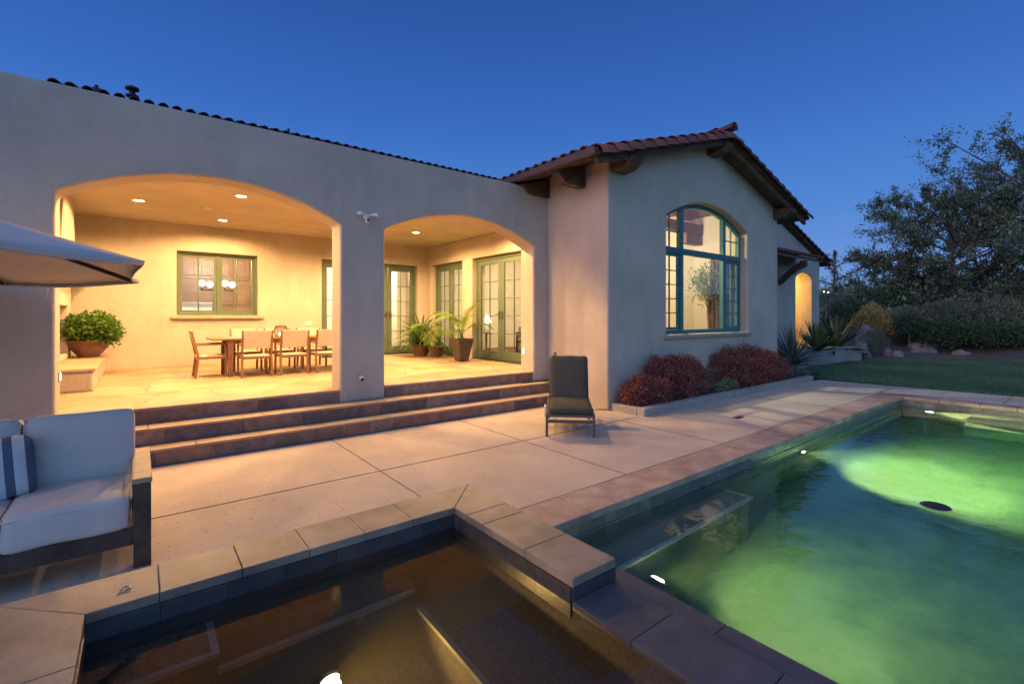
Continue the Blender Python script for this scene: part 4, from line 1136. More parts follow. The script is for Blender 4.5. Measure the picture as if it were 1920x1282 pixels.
for k in range(16):
    a = k * .8; e = Vector((math.cos(a) * .25, math.sin(a) * .25, .52)); s_.tube([(math.cos(a) * .05, math.sin(a) * .05, .24), (math.cos(a) * .14, math.sin(a) * .14, .36), e], [.012, .009, .004], 5)
s_.build('stem', M['bark'], t)

t = empty('potted_fern', (5.55, 10.75, ZF), 0, 'bushy strap leaved plant in a round brown pot in the patio corner', 'potted plant')
pot_round(t, .16, .24, .30, M['pot_brown'])
f = MB()
for i in range(120):
    a = i * 2.4; e = R(rng.uniform(25, 85)); d = (math.cos(a) * math.cos(e), math.sin(a) * math.cos(e), math.sin(e))
    strap(f, (d[0] * .05, d[1] * .05, .27), d, rng.uniform(.65, 1.05), .065, 1.7, 8, fold=.15)
f.build('foliage', M['lf_green'], t)

t = empty('potted_palm', (5.62, 8.95, ZF), 0, 'thin yellow green palm in a tall tapered dark square pot', 'potted plant')
a = MB(); a.lathe([(.15, 0), (.255, .42), (.275, .45), (.275, .50), (.235, .50), (.225, .44), (0, .44)], n=4, sq=True); a.build('pot', M['pot_dark'], t, recalc=True, bevel=.006)
a = MB(); a.lathe([(.22, .445), (0, .45)], n=4, sq=True); a.build('soil', M['soil'], t)
f = MB(); s_ = MB()
for (az_, el_, L_, dr) in ((200, 66, 1.15, 2.3), (170, 74, 1.0, 2.6), (240, 62, .9, 2.2), (60, 78, 1.15, 1.2), (330, 58, .8, 2.0), (120, 70, 1.0, 2.0), (20, 66, .8, 1.5), (220, 40, .7, 1.4), (285, 75, .95, 1.7)):
    az_ = R(az_); el_ = R(el_); d = (math.cos(az_) * math.cos(el_), math.sin(az_) * math.cos(el_), math.sin(el_))
    frond(f, (0, 0, .55), d, L_ * 1.0, dr, 26, .36, .022, stem=s_)
f.build('foliage', M['lf_palm'], t)
for k in range(3):
    a = k * 2.1; s_.tube([(math.cos(a) * .04, math.sin(a) * .04, .43), (math.cos(a) * .02, math.sin(a) * .02, .60)], [.018, .012], 6)
s_.build('stem', M['lf_palm'], t)
t = empty('potted_palm', (5.75, 10.35, ZF), 0, 'leaning palm with drooping fronds between the round pot and the corner door', 'potted plant')
pot_round(t, .13, .2, .24, M['pot_brown'])
f = MB(); s_ = MB()
for (az_, el_, L_, dr) in ((200, 70, 1.2, 2.3), (230, 66, 1.15, 2.9), (250, 74, 1.2, 3.0), (180, 60, 1.1, 1.9), (280, 70, .9, 2.8)):
    az_ = R(az_); el_ = R(el_); d = (math.cos(az_) * math.cos(el_), math.sin(az_) * math.cos(el_), math.sin(el_))
    frond(f, (0, 0, .25), d, L_ * 1.0, dr, 26, .36, .026, stem=s_)
f.build('foliage', M['lf_palm'], t); s_.build('stem', M['lf_palm'], t)

# indoor tree behind the arched window
t = empty('indoor_tree', (11.03, 6.18, ZF - .02), 0, 'pale leaved small tree in a pot standing indoors behind the arched window', 'tree')
pot_round(t, .16, .24, .36, M['pot_dark'])
s_ = MB(); s_.tube([(0, 0, .3), (.02, .01, .75), (-.02, .02, 1.15), (.02, 0, 1.45)], [.045, .038, .032, .022], 8)
for k in range(9):
    a = k * 2.4; e = Vector((math.cos(a) * .28, math.sin(a) * .28, 1.75 + .08 * k)); s_.tube([(0, 0, 1.0 + .04 * k), e * .5 + Vector((0, 0, .72)), e], [.018, .012, .004], 5)
s_.build('trunk', M['bark'], t)
f = MB(); leaf_blob(f, (0, 0, 1.80), (.48, .42, .50), 1700, .095, .024, shell=.2, lump=.2); f.build('foliage', M['lf_pale'], t)

# ---- dining set --------------------------------------------------------------
FS = 0.84
def make_chair():
    """faces +y locally; origin on the floor at the seat centre"""
    t = empty('dining_chair', (0, 0, 0), 0, 'x', 'chair', 'woven dining chairs around the patio table')
    w, d = .215, .20; h = .34
    for sx in (-1, 1):
        a = MB(); a.bar((sx * w, -d - .02, 0), (sx * w, -d + .02, h), .032, .036); a.bar((sx * w, -d + .02, h), (sx * w, -d - .07, .76), .030, .034, w2=.026, h2=.026); a.build('leg', M['teak'], t, bevel=.004)
        a = MB(); a.bar((sx * w, d, 0), (sx * w, d, .52), .032, .034); a.build('leg', M['teak'], t, bevel=.004)
        a = MB(); a.bar((sx * w, -d - .02, .525), (sx * w, d + .03, .535), .045, .022); a.build('armrest', M['teak'], t, bevel=.005)
    a = MB(); a.box(-w, w, -d - .0, -d + .03, h - .045, h - .005); a.box(-w, w, d - .02, d + .01, h - .045, h - .005)
    for sx in (-1, 1): a.box(sx * (w - .012) - .012, sx * (w - .012) + .012, -d, d, h - .043, h - .007)
    a.build('seat_frame', M['teak'], t, bevel=.004)
    a = MB(); a.box(-w + .015, w - .015, -d + .01, d + .015, h - .01, h + .012)
    a.build('seat', M['rope'], t, bevel=.008)
    a = MB(); n = 26
    for i in range(n):
        x = -w + .02 + (2 * w - .04) * (i + .5) / n
        a.bar((x, -d + .0, .475), (x, -d - .068, .755), (2 * w - .04) / n * .93, .020)
    a.bar((-w, -d - .066, .75), (w, -d - .066, .75), .022, .022); a.bar((-w, -d + .004, .478), (w, -d + .004, .478), .022, .022)
    a.build('backrest', M['rope'], t)
    return t
proto = make_chair()
chairs = [((0.93, 9.28), -90, 'dining chair at the left end of the table facing along it'),
          ((1.52, 8.86), 0, 'leftmost of the dining chairs with its back to the pool'),
          ((2.09, 8.86), 0, 'middle of the dining chairs with its back to the pool'),
          ((2.66, 8.86), 0, 'rightmost dining chair with its back to the pool, half behind the pillar'),
          ((1.55, 9.86), 180, 'leftmost dining chair on the far side of the table'),
          ((2.12, 9.86), 180, 'middle dining chair on the far side behind the lantern'),
          ((2.70, 9.86), 180, 'rightmost dining chair on the far side of the table')]
for i, ((x, y), a, lab) in enumerate(chairs):
    o = proto if i == 0 else copy_tree(proto)
    o.location = (x, y, ZF + .001); o.rotation_euler = (0, 0, R(a)); o['label'] = lab
t = empty('dining_table', (2.25, 9.33, ZF), 0, 'long teak dining table with slatted top in the covered patio', 'table')
a = MB()
for i in range(8):
    y = -.40 + .1 * i + .05; a.box(-1.24, 1.24, y - .0485, y + .0485, .600, .625)
a.box(-1.33, -1.243, -.41, .41, .598, .627); a.box(1.243, 1.33, -.41, .41, .598, .627)
a.build('tabletop', M['teak'], t, bevel=.003)
for sx in (-1, 1):
    for sy in (-1, 1):
        a = MB(); a.bar((sx * 1.06, sy * .32, 0), (sx * 1.06, sy * .32, .60), .065, .06, w2=.085, h2=.075); a.build('leg', M['teak'], t, bevel=.005)
a = MB(); a.box(-1.06, 1.06, -.335, -.305, .53, .598); a.box(-1.06, 1.06, .305, .335, .53, .598); a.build('apron', M['teak'], t, bevel=.003)
# lantern
t = empty('lantern', (2.02, 9.33, ZF + .627), 0, 'round woven wire lantern standing on the dining table', 'lantern')
a = MB(); n = 18
for k in range(n):
    for s_ in (-1, 1):
        pts = []
        for i in range(9):
            z = i / 8; r_ = .085 + .03 * math.sin(PI * z); an = 2 * PI * k / n + s_ * z * 1.4
            pts.append((r_ * math.cos(an), r_ * math.sin(an), z * .19))
        a.tube(pts, .0035, 4)
a.lathe([(.092, 0), (.095, .006), (.088, .012)], n=20); a.lathe([(.088, .182), (.095, .188), (.09, .195), (.0, .197)], n=20)
a.build('shade', M['bronze'], t)
a = MB(); a.lathe([(0, .012), (.03, .012), (.03, .075), (0, .078)], n=14); a.build('candle', M['lamp_small'], t)

# ---- kitchen seen through the window
t = empty('kitchen_cabinets', (1.4, 15.3, ZF), 0, 'cherry wood kitchen cabinets seen through the kitchen window', 'cabinets')
a = MB(); a.box(-2.3, 1.6, 0, .28, -.02, 2.62); a.build('carcass', M['cabinet'], t)
a = MB(); a.box(-2.32, 1.62, -.06, .28, 2.62, 2.72); a.build('cornice', M['cabinet'], t, bevel=.02)
for x0 in [-2.25 + .42 * i for i in range(9)]:
    for z0, z1 in ((.08, .86), (1.30, 1.95), (2.0, 2.58)):
        if -.75 < x0 + .2 < .25 and z0 < 1.9: continue
        a = MB(); a.box(x0, x0 + .39, -.02, -.002, z0, z1); frame_rect(a, x0 + .005, x0 + .385, z0 + .005, z1 - .005, .055, -.032, -.021, 'x')
        a.box(x0 + .09, x0 + .30, -.029, -.021, z0 + .09, z1 - .09)
        a.build('cabinet_door', M['cabinet'], t, bevel=.004)
a = MB(); a.box(-2.3, 1.6, -.12, -.001, .88, .92); a.build('worktop', M['trim_tile'], t)
t = empty('range_cooker', (1.15, 15.1, ZF - .02), 0, 'white and steel range cooker below the hood in the kitchen', 'cooker')
a = MB(); a.box(-.42, .42, -.25, .10, 0, .95); a.box(-.42, .42, .04, .10, .95, 1.38); a.build('body', M['steel'], t, bevel=.01)
a = MB(); a.box(-.36, .36, -.262, -.252, .25, .72); a.build('oven_door', M['black_plastic'], t)
a = MB(); a.tube([(-.34, -.29, .77), (.34, -.29, .77)], .012, 8); a.build('handle', M['steel'], t)
a = MB(); a.box(-.40, .40, -.02, .038, 1.0, 1.25); a.build('panel', M['white_in'], t)
t = empty('chandelier', (1.55, 13.9, 2.15), 0, 'chandelier with four glowing glass globes hanging in the kitchen', 'chandelier')
a = MB(); a.tube([(0, 0, .25), (0, 0, 1.23)], .008, 6); a.tube([(.36 * math.cos(k * PI / 8), .36 * math.sin(k * PI / 8), 0) for k in range(17)], .010, 6)
for k in range(4):
    an = k * PI / 2 + .35; a.tube([(0, 0, .25), (.36 * math.cos(an), .36 * math.sin(an), 0)], .006, 5); a.tube([(.36 * math.cos(an), .36 * math.sin(an), 0), (.36 * math.cos(an), .36 * math.sin(an), .06)], .02, 8)
a.build('frame', M['bronze'], t)
for k in range(4):
    an = k * PI / 2 + .35
    a = MB(); c = (.36 * math.cos(an), .36 * math.sin(an), .16); a.lathe([(.078 * math.sin(PI * i / 10), -.078 * math.cos(PI * i / 10)) for i in range(11)], c, 16)
    a.build('globe', M['lamp_globe'], t)
point((1.55, 13.7, 2.9), 270, (1.0, .84, .62), .15)
point((4.9, 13.8, 2.9), 300, WARM2, .15)
# lamps in the living room
def table_lamp(loc, lab):
    t = empty('table_lamp', loc, 0, lab, 'lamp', 'lit lamps in the living room')
    a = MB(); a.lathe([(.24, 0), (.24, .02), (.03, .03), (.03, .45), (0.24, .46), (.24, .48), (0, .48)], n=20); a.build('side_table', M['wood_in'], t)
    a = MB(); a.lathe([(.07, .48), (.09, .56), (.05, .68), (.015, .72), (.015, .82)], n=16); a.build('lamp_base', M['trim_tile'], t)
    a = MB(); a.lathe([(.16, .80), (.12, 1.04)], n=20); a.build('lamp_shade', M['lamp_globe'], t)
table_lamp((8.5, 12.1, ZF - .02), 'lit table lamp with a pale shade seen through the corner doors')
table_lamp((10.6, 12.1, ZF - .02), 'second lit table lamp farther back in the living room')
t = empty('living_room_sofa', (9.4, 10.2, ZF - .02), 0, 'pale upholstered sofa inside the living room behind the french doors', 'sofa')
for nm, s, l in (('seat', (1.7, .7, .35), (0, 0, .2)), ('backrest', (1.7, .2, .45), (0, .32, .52)), ('armrest', (.2, .7, .5), (-.85, 0, .27)), ('armrest', (.2, .7, .5), (.85, 0, .27))):
    soft_box(nm, M['white_in'], s, t, l, rnd_r=.05, puff=.01)
t = empty('side_chair', (7.55, 9.0, ZF - .02), 0, 'dark wooden side chair just inside the right french doors', 'chair')
a = MB()
a.box(-.2, .2, -.2, .2, .36, .40); a.build('seat', M['wood_dark'], t)
for sx in (-1, 1):
    for sy in (-1, 1):
        a = MB(); a.bar((sx * .18, sy * .18, 0), (sx * .18, sy * .18, .36 if sy < 0 else .62), .035); a.build('leg', M['wood_dark'], t)
a = MB(); a.box(-.18, .18, .165, .195, .50, .62); a.build('backrest', M['wood_dark'], t)
def pendant(loc, lab, r_=.13, drop=.7):
    t = empty('pendant_lamp', loc, 0, lab, 'lamp', 'pendant lamps in the living room')
    a = MB(); a.tube([(0, 0, r_), (0, 0, r_ + drop)], .006, 6); a.build('rod', M['bronze'], t)
    a = MB(); a.lathe([(r_ * math.sin(PI * i / 10), -r_ * math.cos(PI * i / 10)) for i in range(11)], (0, 0, 0), 16); a.build('globe', M['lamp_globe'], t)
pendant((9.0, 7.6, 3.35), 'glowing globe pendant hanging in the gabled living room', .12, .9)
pendant((9.0, 10.4, 3.1), 'glowing globe pendant seen deeper through the french doors', .12, 1.1)
point((9.3, 6.7, 3.25), 230, (1.0, .83, .50), .10)
t = empty('added_spotlight', (8.6, 7.6, 3.66), 0, 'unseen black spotlight added on the living room beam to throw window light on the deck', 'spotlight')  # added lamp that casts the window pattern onto the deck
a = MB(); a.tube([(0, 0, 0), (0, -.10, -.04)], .035, 12); a.build('lamp_head', M['black_plastic'], t)
a = MB(); a.tube([(0, .04, .0), (0, .04, .14)], .008, 6); a.build('stem', M['black_plastic'], t)
spot((0, -.13, -.05), (0.12, -1, -.72), 700, (1.0, .84, .52), 58, .25, .03, t)
point((9.0, 10.0, 2.9), 240, (1.0, .74, .42), .12)

# ---- sofa by the spa ---------------------------------------------------------
so_ = empty('outdoor_sofa', (-.85, 4.05, 0), 0, 'outdoor sofa with thick light grey cushions and a dark wooden frame at the left', 'sofa')
a = MB(); a.box(.825, .91, -.44, -.36, 0, .50); a.build('leg', M['wood_dark'], so_, bevel=.004)
a = MB(); a.box(.825, .91, .30, .38, 0, .50); a.build('leg', M['wood_dark'], so_, bevel=.004)
a = MB(); a.box(-.91, -.825, -.44, -.36, 0, .50); a.build('leg', M['wood_dark'], so_, bevel=.004)
a = MB(); a.box(-.91, -.825, .30, .38, 0, .50); a.build('leg', M['wood_dark'], so_, bevel=.004)
for sx in (-1, 1):
    a = MB(); a.box(min(sx * .815, sx * .915), max(sx * .815, sx * .915), -.445, .40, .50, .532); a.build('armrest', M['teak_grey'], so_, bevel=.006)
    a = MB(); a.box(min(sx * .83, sx * .90), max(sx * .83, sx * .90), -.36, .30, .14, .22); a.build('side_rail', M['wood_dark'], so_, bevel=.004)
a = MB(); a.box(-.825, .825, -.43, -.38, .14, .243); a.box(-.825, .825, .32, .37, .14, .215)
for i in range(9): a.box(-.80 + i * .195, -.72 + i * .195, -.38, .32, .185, .205)
a.build('seat_base', M['wood_dark'], so_, bevel=.004)
a = MB(); a.box(-.825, .825, .33, .375, .22, .56); a.build('back_frame', M['wood_dark'], so_, bevel=.004)
def piping(parent, size, loc, rot):
    sx, sy, sz = [a / 2 for a in size]; Mx = Matrix.Translation(loc) @ Euler(rot).to_matrix().to_4x4(); pp = []
    th = min(sx, sy, sz); r_ = .038
    for (cx_, cy_, a0) in ((1, 1, 0), (-1, 1, 90), (-1, -1, 180), (1, -1, 270)):
        for k in range(5):
            an = R(a0 + 22.5 * k); pp.append((cx_, cy_, math.cos(an), math.sin(an)))
    out = []
    for (a_, b_, c_, d_) in pp:
        if th == sy: q = Vector((a_ * (sx - r_) + c_ * (r_ - .006), -sy + .022, b_ * (sz - r_) + d_ * (r_ - .006)))
        else: q = Vector((a_ * (sx - r_) + c_ * (r_ - .006), b_ * (sy - r_) + d_ * (r_ - .006), sz - .022))
        out.append(Mx @ q)
    out.append(out[0]); m_ = MB(); m_.tube(out, .0055, 6); m_.build('piping', M['sofa_fabric'], parent)
for i in range(3):
    cx = .54 - .548 * i
    o = soft_box('seat_cushion', M['sofa_fabric'], (.545, .74, .20), so_, (cx, -.078, .335), rnd_r=.038, puff=.012)
    piping(o, (.545, .74, .20), (cx, -.078, .335), (0, 0, 0))
    bl = (cx + (.012 if i == 0 else 0), .245, .62); o = soft_box('back_cushion', M['sofa_fabric'], (.55, .17, .46), so_, bl, (R(-11), 0, R(-1 + i)), rnd_r=.042, puff=.022)
    piping(o, (.55, .17, .46), bl, (R(-11), 0, R(-1 + i)))
def striped_mat():
    m = mat('striped_fabric', (0.62, 0.63, 0.64), 0.95, bump=.4, bscale=260, spec=.1)
    t_ = m.node_tree; N = t_.nodes; L = t_.links; b = N['Principled BSDF']; src = b.inputs['Base Color'].links[0].from_socket
    tcn = N.new('ShaderNodeTexCoord'); sp_ = N.new('ShaderNodeSeparateXYZ'); L.new(tcn.outputs['Object'], sp_.inputs[0])
    mm = N.new('ShaderNodeMath'); mm.operation = 'MULTIPLY'; mm.inputs[1].default_value = 1 / .092; L.new(sp_.outputs['X'], mm.inputs[0])
    fr_ = N.new('ShaderNodeMath'); fr_.operation = 'FRACT'; L.new(mm.outputs[0], fr_.inputs[0])
    gt = N.new('ShaderNodeMath'); gt.operation = 'GREATER_THAN'; gt.inputs[1].default_value = .56; L.new(fr_.outputs[0], gt.inputs[0])
    mx = N.new('ShaderNodeMix'); mx.data_type = 'RGBA'; L.new(gt.outputs[0], mx.inputs[0]); L.new(src, mx.inputs[6]); mx.inputs[7].default_value = (0.12, 0.14, 0.20, 1)
    L.new(mx.outputs[2], b.inputs['Base Color']); return m
M['stripe'] = striped_mat()
pl = empty('throw_pillow', (-.66, 4.02, .44), 0, 'square throw pillow with blue and white stripes leaning on the sofa', 'pillow')
soft_box('pillow_cover', M['stripe'], (.36, .13, .36), pl, (0, .02, .165), (0, 0, 0), rnd_r=.05, puff=.05)
pl.rotation_euler = (R(-20), R(-4), R(8))
pl2 = empty('throw_pillow', (-.99, 4.06, .44), 0, 'plain pale pillow behind the striped pillow at the picture edge', 'pillow')
soft_box('pillow_cover', M['sofa_fabric'], (.36, .13, .38), pl2, (0, .02, .18), (R(-14), 0, R(-6)), rnd_r=.05, puff=.05)

# ---- umbrella ----------------------------------------------------------------
um = empty('patio_umbrella', (-1.594, 4.68, 0), 0, 'open octagonal patio umbrella with pale canvas reaching in from the left', 'umbrella')
UM = (Matrix.Rotation(-.036, 4, 'X') @ Matrix.Rotation(.024, 4, 'Y') @ Matrix.Rotation(-.375, 4, 'Z'))
UC = Vector((0, 0, 1.884)); UR = 1.75; UH = .56
cpt = [UC + UM @ Vector((UR * math.cos(k * PI / 4), UR * math.sin(k * PI / 4), 0)) for k in range(8)]
apex = UC + UM @ Vector((0, 0, UH))
a = MB()
for k in range(8):
    p, q = cpt[k], cpt[(k + 1) % 8]; n = 8; vs = []; fs = []
    for i in range(n + 1):
        for j in range(n + 1):
            s_ = i / n; tt = j / n
            e = p.lerp(q, tt); e = e.lerp(UC, .035 * 4 * tt * (1 - tt))
            v = apex.lerp(e, s_); v.z -= .05 * s_ * (1 - s_) * 4 * 0.4 + .035 * math.sin(PI * tt) * s_ * s_
            vs.append(v)
    for i in range(n):
        for j in range(n): a_ = i * (n + 1) + j; fs.append((a_, a_ + 1, a_ + n + 2, a_ + n + 1))
    a.add(vs, fs, .5, True)
    # hem flap
    vs = []; fs = []
    for j in range(n + 1):
        tt = j / n; e = p.lerp(q, tt).lerp(UC, .035 * 4 * tt * (1 - tt)); e.z -= .035 * math.sin(PI * tt)
        vs += [e, e + Vector((0, 0, -.028)) + (UC - e).normalized() * .008]
    for j in range(n): fs.append((2 * j, 2 * j + 1, 2 * j + 3, 2 * j + 2))
    a.add(vs, fs, .5, True)
o = a.build('canopy', M['canvas'], um)
md = o.modifiers.new('thickness', 'SOLIDIFY'); md.thickness = .004
for k in range(8):
    r_ = MB(); r_.bar(apex + Vector((0, 0, -.05)), cpt[k] + Vector((0, 0, -.018)) + (UC - cpt[k]).normalized() * .05, .016, .028); r_.build('rib', M['metal_dark'], um)
    r_ = MB(); r_.bar(Vector((0, 0, 1.74)), apex.lerp(cpt[k], .5) + Vector((0, 0, -.05)), .012, .018); r_.build('strut', M['metal_dark'], um)
a = MB(); a.tube([(0, 0, .06), (0, 0, 2.40)], .024, 14); a.build('pole', M['metal_dark'], um)
a = MB(); a.lathe([(.30, 0), (.30, .04), (.27, .06), (.05, .07), (.035, .20), (0, .20)], n=28); a.build('base', M['metal_dark'], um)
a = MB(); a.lathe([(.05, 1.70), (.05, 1.78), (.03, 1.80)], n=14); a.lathe([(.03, 2.36), (.045, 2.42), (.02, 2.50), (0, 2.51)], n=14); a.build('hub', M['metal_dark'], um)
a = MB(); cc = cpt[2].lerp(cpt[1], .30) + Vector((0, 0, -.03))
for k in range(2): a.tube([cc + Vector((.006 * k, 0, 0)), cc + Vector((.01 + .012 * k, .0, -.07)), cc + Vector((.006 + .02 * k, 0, -.16))], .0025, 4)
a.build('tie_cord', M['rope'], um)

# ---- chaise lounge -----------------------------------------------------------
ch = empty('chaise_lounge', (4.225, 4.20, 0), math.atan2(.72, .69) - R(90), 'grey metal chaise lounge with dark cushion and raised back on the pool deck', 'lounge chair')
hw = .292
for sx in (-1, 1):
    a = MB(); a.box(sx * hw - .016, sx * hw + .016, 0, .032, 0, .267); a.build('leg', M['metal_grey'], ch, bevel=.003)
    a = MB(); a.box(sx * hw - .016, sx * hw + .016, 1.05, 1.082, 0, .235); a.build('leg', M['metal_grey'], ch, bevel=.003)
a = MB()
for sx in (-1, 1): a.box(sx * hw - .016, sx * hw + .016, .033, 1.30, .236, .272)
a.box(-hw + .017, hw - .017, 0.001, .031, .168, .205); a.box(-hw + .017, hw - .017, 0.001, .031, .240, .271)
for i in range(9): a.box(-hw + .017, hw - .017, .10 + i * .11, .16 + i * .11, .254, .268)
a.build('seat_frame', M['metal_grey'], ch, bevel=.003)
ba = R(66)
def bk(p): return Vector((p[0], .93 + p[1] * math.cos(ba) - p[2] * math.sin(ba), .275 + p[1] * math.sin(ba) + p[2] * math.cos(ba)))
a = MB()
for sx in (-1, 1): a.bar(bk((sx * .27, 0, 0)), bk((sx * .27, .66, 0)), .03, .022)
for i in range(6): a.bar(bk((-.27, .08 + i * .11, 0)), bk((.27, .08 + i * .11, 0)), .018, .04)
a.build('back_frame', M['metal_grey'], ch)
for sx in (-1, 1):
    a = MB(); a.bar(bk((sx * .25, .40, -.01)), (sx * .25, 1.25, .26), .018); a.build('back_prop', M['metal_grey'], ch)
soft_box('seat_cushion', M['navy_fabric'], (.55, .92, .075), ch, (.012, .475, .312), rnd_r=.03, puff=.006)
mb_ = soft_box('back_cushion', M['navy_fabric'], (.54, .66, .07), ch, bk((.0, .345, .045)), (ba, 0, 0), rnd_r=.03, puff=.008)
a = MB()
w0 = Vector((-hw - .035, .62, .20))
a.tube([w0 + Vector((-.012, 0, 0)), w0 + Vector((.012, 0, 0))], .085, 22); a.build('wheel', M['white_plastic'], ch)
# cables
def cable(pts, lab, r_=.008):
    a = MB(); P_ = [Vector(p) for p in pts]; out = []
    for i in range(len(P_) - 1):
        p0 = P_[max(0, i - 1)]; p1 = P_[i]; p2 = P_[i + 1]; p3 = P_[min(len(P_) - 1, i + 2)]
        for k in range(6):
            t_ = k / 6; out.append(.5 * ((2 * p1) + (-p0 + p2) * t_ + (2 * p0 - 5 * p1 + 4 * p2 - p3) * t_ ** 2 + (-p0 + 3 * p1 - 3 * p2 + p3) * t_ ** 3))
    out.append(P_[-1]); a.tube(out, r_, 6); return tag(a.build('cable', M['black_plastic']), lab, 'cable', 'black cables by the wing wall')
cable([(5.2, 6.36, .35), (5.72, 6.30, .355), (5.80, 6.22, .42), (5.82, 6.15, .80), (5.78, 6.12, .86), (5.74, 6.12, .78), (5.80, 6.08, .5), (5.84, 6.05, .32), (5.75, 5.96, .19), (5.80, 5.9, .12), (5.70, 5.84, .01), (5.6, 5.6, .009)],
      'black cable looped against the wing wall behind the chaise lounge', .010)
cable([(5.35, 5.30, .009), (5.60, 5.18, .009), (5.72, 5.12, .02), (5.88, 5.02, .012), (5.9, 4.95, .01)], 'thin black cable lying on the deck at the foot of the wing corner')

# small things on the deck
a = MB(); a.box(6.90, 7.10, 3.42, 3.50, .001, .006)
for i in range(5): a.box(6.91 + i * .04, 6.93 + i * .04, 3.425, 3.495, .006, .008)
tag(a.build('deck_drain', M['metal_dark']), 'small dark drain grate set in the deck between planter and pool', 'drain')
a = MB(); c = Vector((-.053, 2.755, HT + .004)); a.tube([c + Vector((-.02, -.025, 0)), c + Vector((.0, .01, .008)), c + Vector((.02, .02, .002)), c + Vector((.025, -.01, .004)), c + Vector((.0, -.008, .004))], .0035, 6)
tag(a.build('metal_clip', M['steel']), 'tiny shiny hooked metal clip lying on the spa coping', 'clip')
t = empty('floating_dispenser', (5.50, .98, ZP - .012), R(15), 'dark round disc floating on the pool water', 'pool float')
a = MB(); a.lathe([(0, -.03), (.07, -.028), (.10, -.005), (.105, .012), (.095, .022), (.05, .026), (0, .027)], n=32); a.build('disc', M['metal_dark'], t)
a = MB(); a.lathe([(.106, .006), (.110, .009), (.108, .013), (.103, .0135)], n=32, caps=False); a.build('rim', M['steel'], t)

# ---- underwater lamps
LP = (1.0, 0.80, 0.28)
def pool_lamp(loc, n, aim, e, lab, ang=88, rad=.052, lc=LP):
    t = empty('pool_lamp', loc, 0, lab, 'pool light', 'lit underwater lamps')
    n = Vector(n).normalized(); q = n.to_track_quat('Z', 'Y').to_matrix().to_4x4()
    a = MB(); a.lathe([(rad * 1.25, 0), (rad * 1.25, .012), (rad, .018)], n=24); a.v = [tuple(q @ Vector(v)) for v in a.v]; a.build('bezel', M['steel'], t)
    a = MB(); a.lathe([(rad * .98, .014), (rad * .7, .03), (0, .036)], n=24); a.v = [tuple(q @ Vector(v)) for v in a.v]; a.build('lens', M['lamp_pool'], t)
    if e: spot(tuple(n * .06), aim, e, lc, ang, 1.0, .04, t)
pool_lamp((6.68, 2.495, -.42), (0, -1, 0), (.62, -.70, -.42), 2500, 'underwater lamp glowing on the house side wall of the pool')
pool_lamp((11.235, 2.08, -.50), (-1, 0, 0), (-.10, -1, -.14), 2400, 'underwater lamp glowing by the far corner of the pool', rad=.06)
pool_lamp((2.90, 2.02, -.62), (1, 0, .9), (1, -.62, -.42), 560, 'underwater lamp glowing just past the spillway ledge', rad=.055)
pool_lamp((4.6, -3.38, -.55), (0, 1, 0), (.2, 1, -.25), 20, 'underwater lamp on the near end wall of the pool')
pool_lamp((.754, 2.449, -.70), (0, -1, 0), (.75, -1, .75), 75, 'bright underwater lamp inside the spa near the bottom edge', ang=100, lc=(1.0, .74, .25))

# ---- rear building: gable end, canopy and glowing arched doorway
rb = empty('rear_building', (16, 9, 0), 0, 'far stucco building part with a glowing yellow arched doorway and small tiled canopy', 'building')
def rbb(mb, name, m, **k): mb.v = [(v[0] - 16, v[1] - 9, v[2]) for v in mb.v]; return mb.build(name, m, rb, **k)
YQ = 6.8
def zq(x): return 5.28 - .305 * abs(x - 14.2)
npz = arch_pts(17.74, 19.14, 2.80, 3.03, 12)
npz = [(x, 2.80 + (.0 if i in (0, 12) else .23 * math.sin(PI * i / 12) ** .55)) for i, (x, z) in enumerate(npz)]
poly = [(WX1 + .003, -.1), (WX1 + .003, zq(WX1)), (14.2, zq(14.2)), (19.85, zq(19.85)), (19.85, -.1), (19.14, -.1)] + list(reversed(npz)) + [(17.74, -.1)]
a = MB(); a.prism([poly], lambda x, z: (x, YQ, z), (0, .4, 0)); rbb(a, 'wall', M['stucco'], bevel=.02)
a = MB(); a.box(17.2, 17.4, 7.21, 9.5, -.1, 3.2); a.box(19.5, 19.7, 7.21, 9.5, -.1, 3.2); a.box(17.2, 19.7, 9.5, 9.7, -.1, 3.2); a.box(17.2, 19.7, 7.21, 9.7, 3.2, 3.35)
a.box(19.701, 19.85, 7.2, 14, -.1, 3.5)
rbb(a, 'porch_wall', M['stucco'])
a = MB(); a.prism([[(12.1, zq(12.1) + .09), (14.2, zq(14.2) + .09), (20.45, zq(20.45) + .09), (20.45, zq(20.45) + .01), (14.2, zq(14.2) + .01), (12.1, zq(12.1) + .01)]], lambda x, z: (x, 6.62, z), (0, 8, 0))
rbb(a, 'roof', M['wood_dark'], recalc=True)
a = MB(); dq = Vector((1, 0, -.305)).normalized(); nq = Vector((.305, 0, 1)).normalized()
tile_field(a, Vector((20.48, 6.70, zq(20.48) + .09)), dq, Vector((0, 1, 0)), nq, 14, .215, 19, .33, .09)
for k in range(19): barrel(a, Vector((20.48, 6.64, zq(20.48) + .06)) - dq * (k * .335), -dq, Vector((0, 1, 0)), nq, .40, .12, .10, rng.random(), lift=.03)
rbb(a, 'roof_tiles', M['tile'])
a = MB(); a.prism([[(YQ - .002, 3.62), (5.98, 3.33), (5.98, 3.26), (YQ - .002, 3.55)]], lambda y, z: (12.2, y, z), (5.55, 0, 0)); rbb(a, 'canopy', M['wood_dark'], recalc=True)
a = MB(); dn = Vector((0, -1, -.354)).normalized(); nn = Vector((0, -.354, 1)).normalized()
tile_field(a, Vector((12.2, 5.94, 3.33)), dn, Vector((1, 0, 0)), nn, 26, .215, 3, .30, .09); rbb(a, 'canopy_tiles', M['tile'])
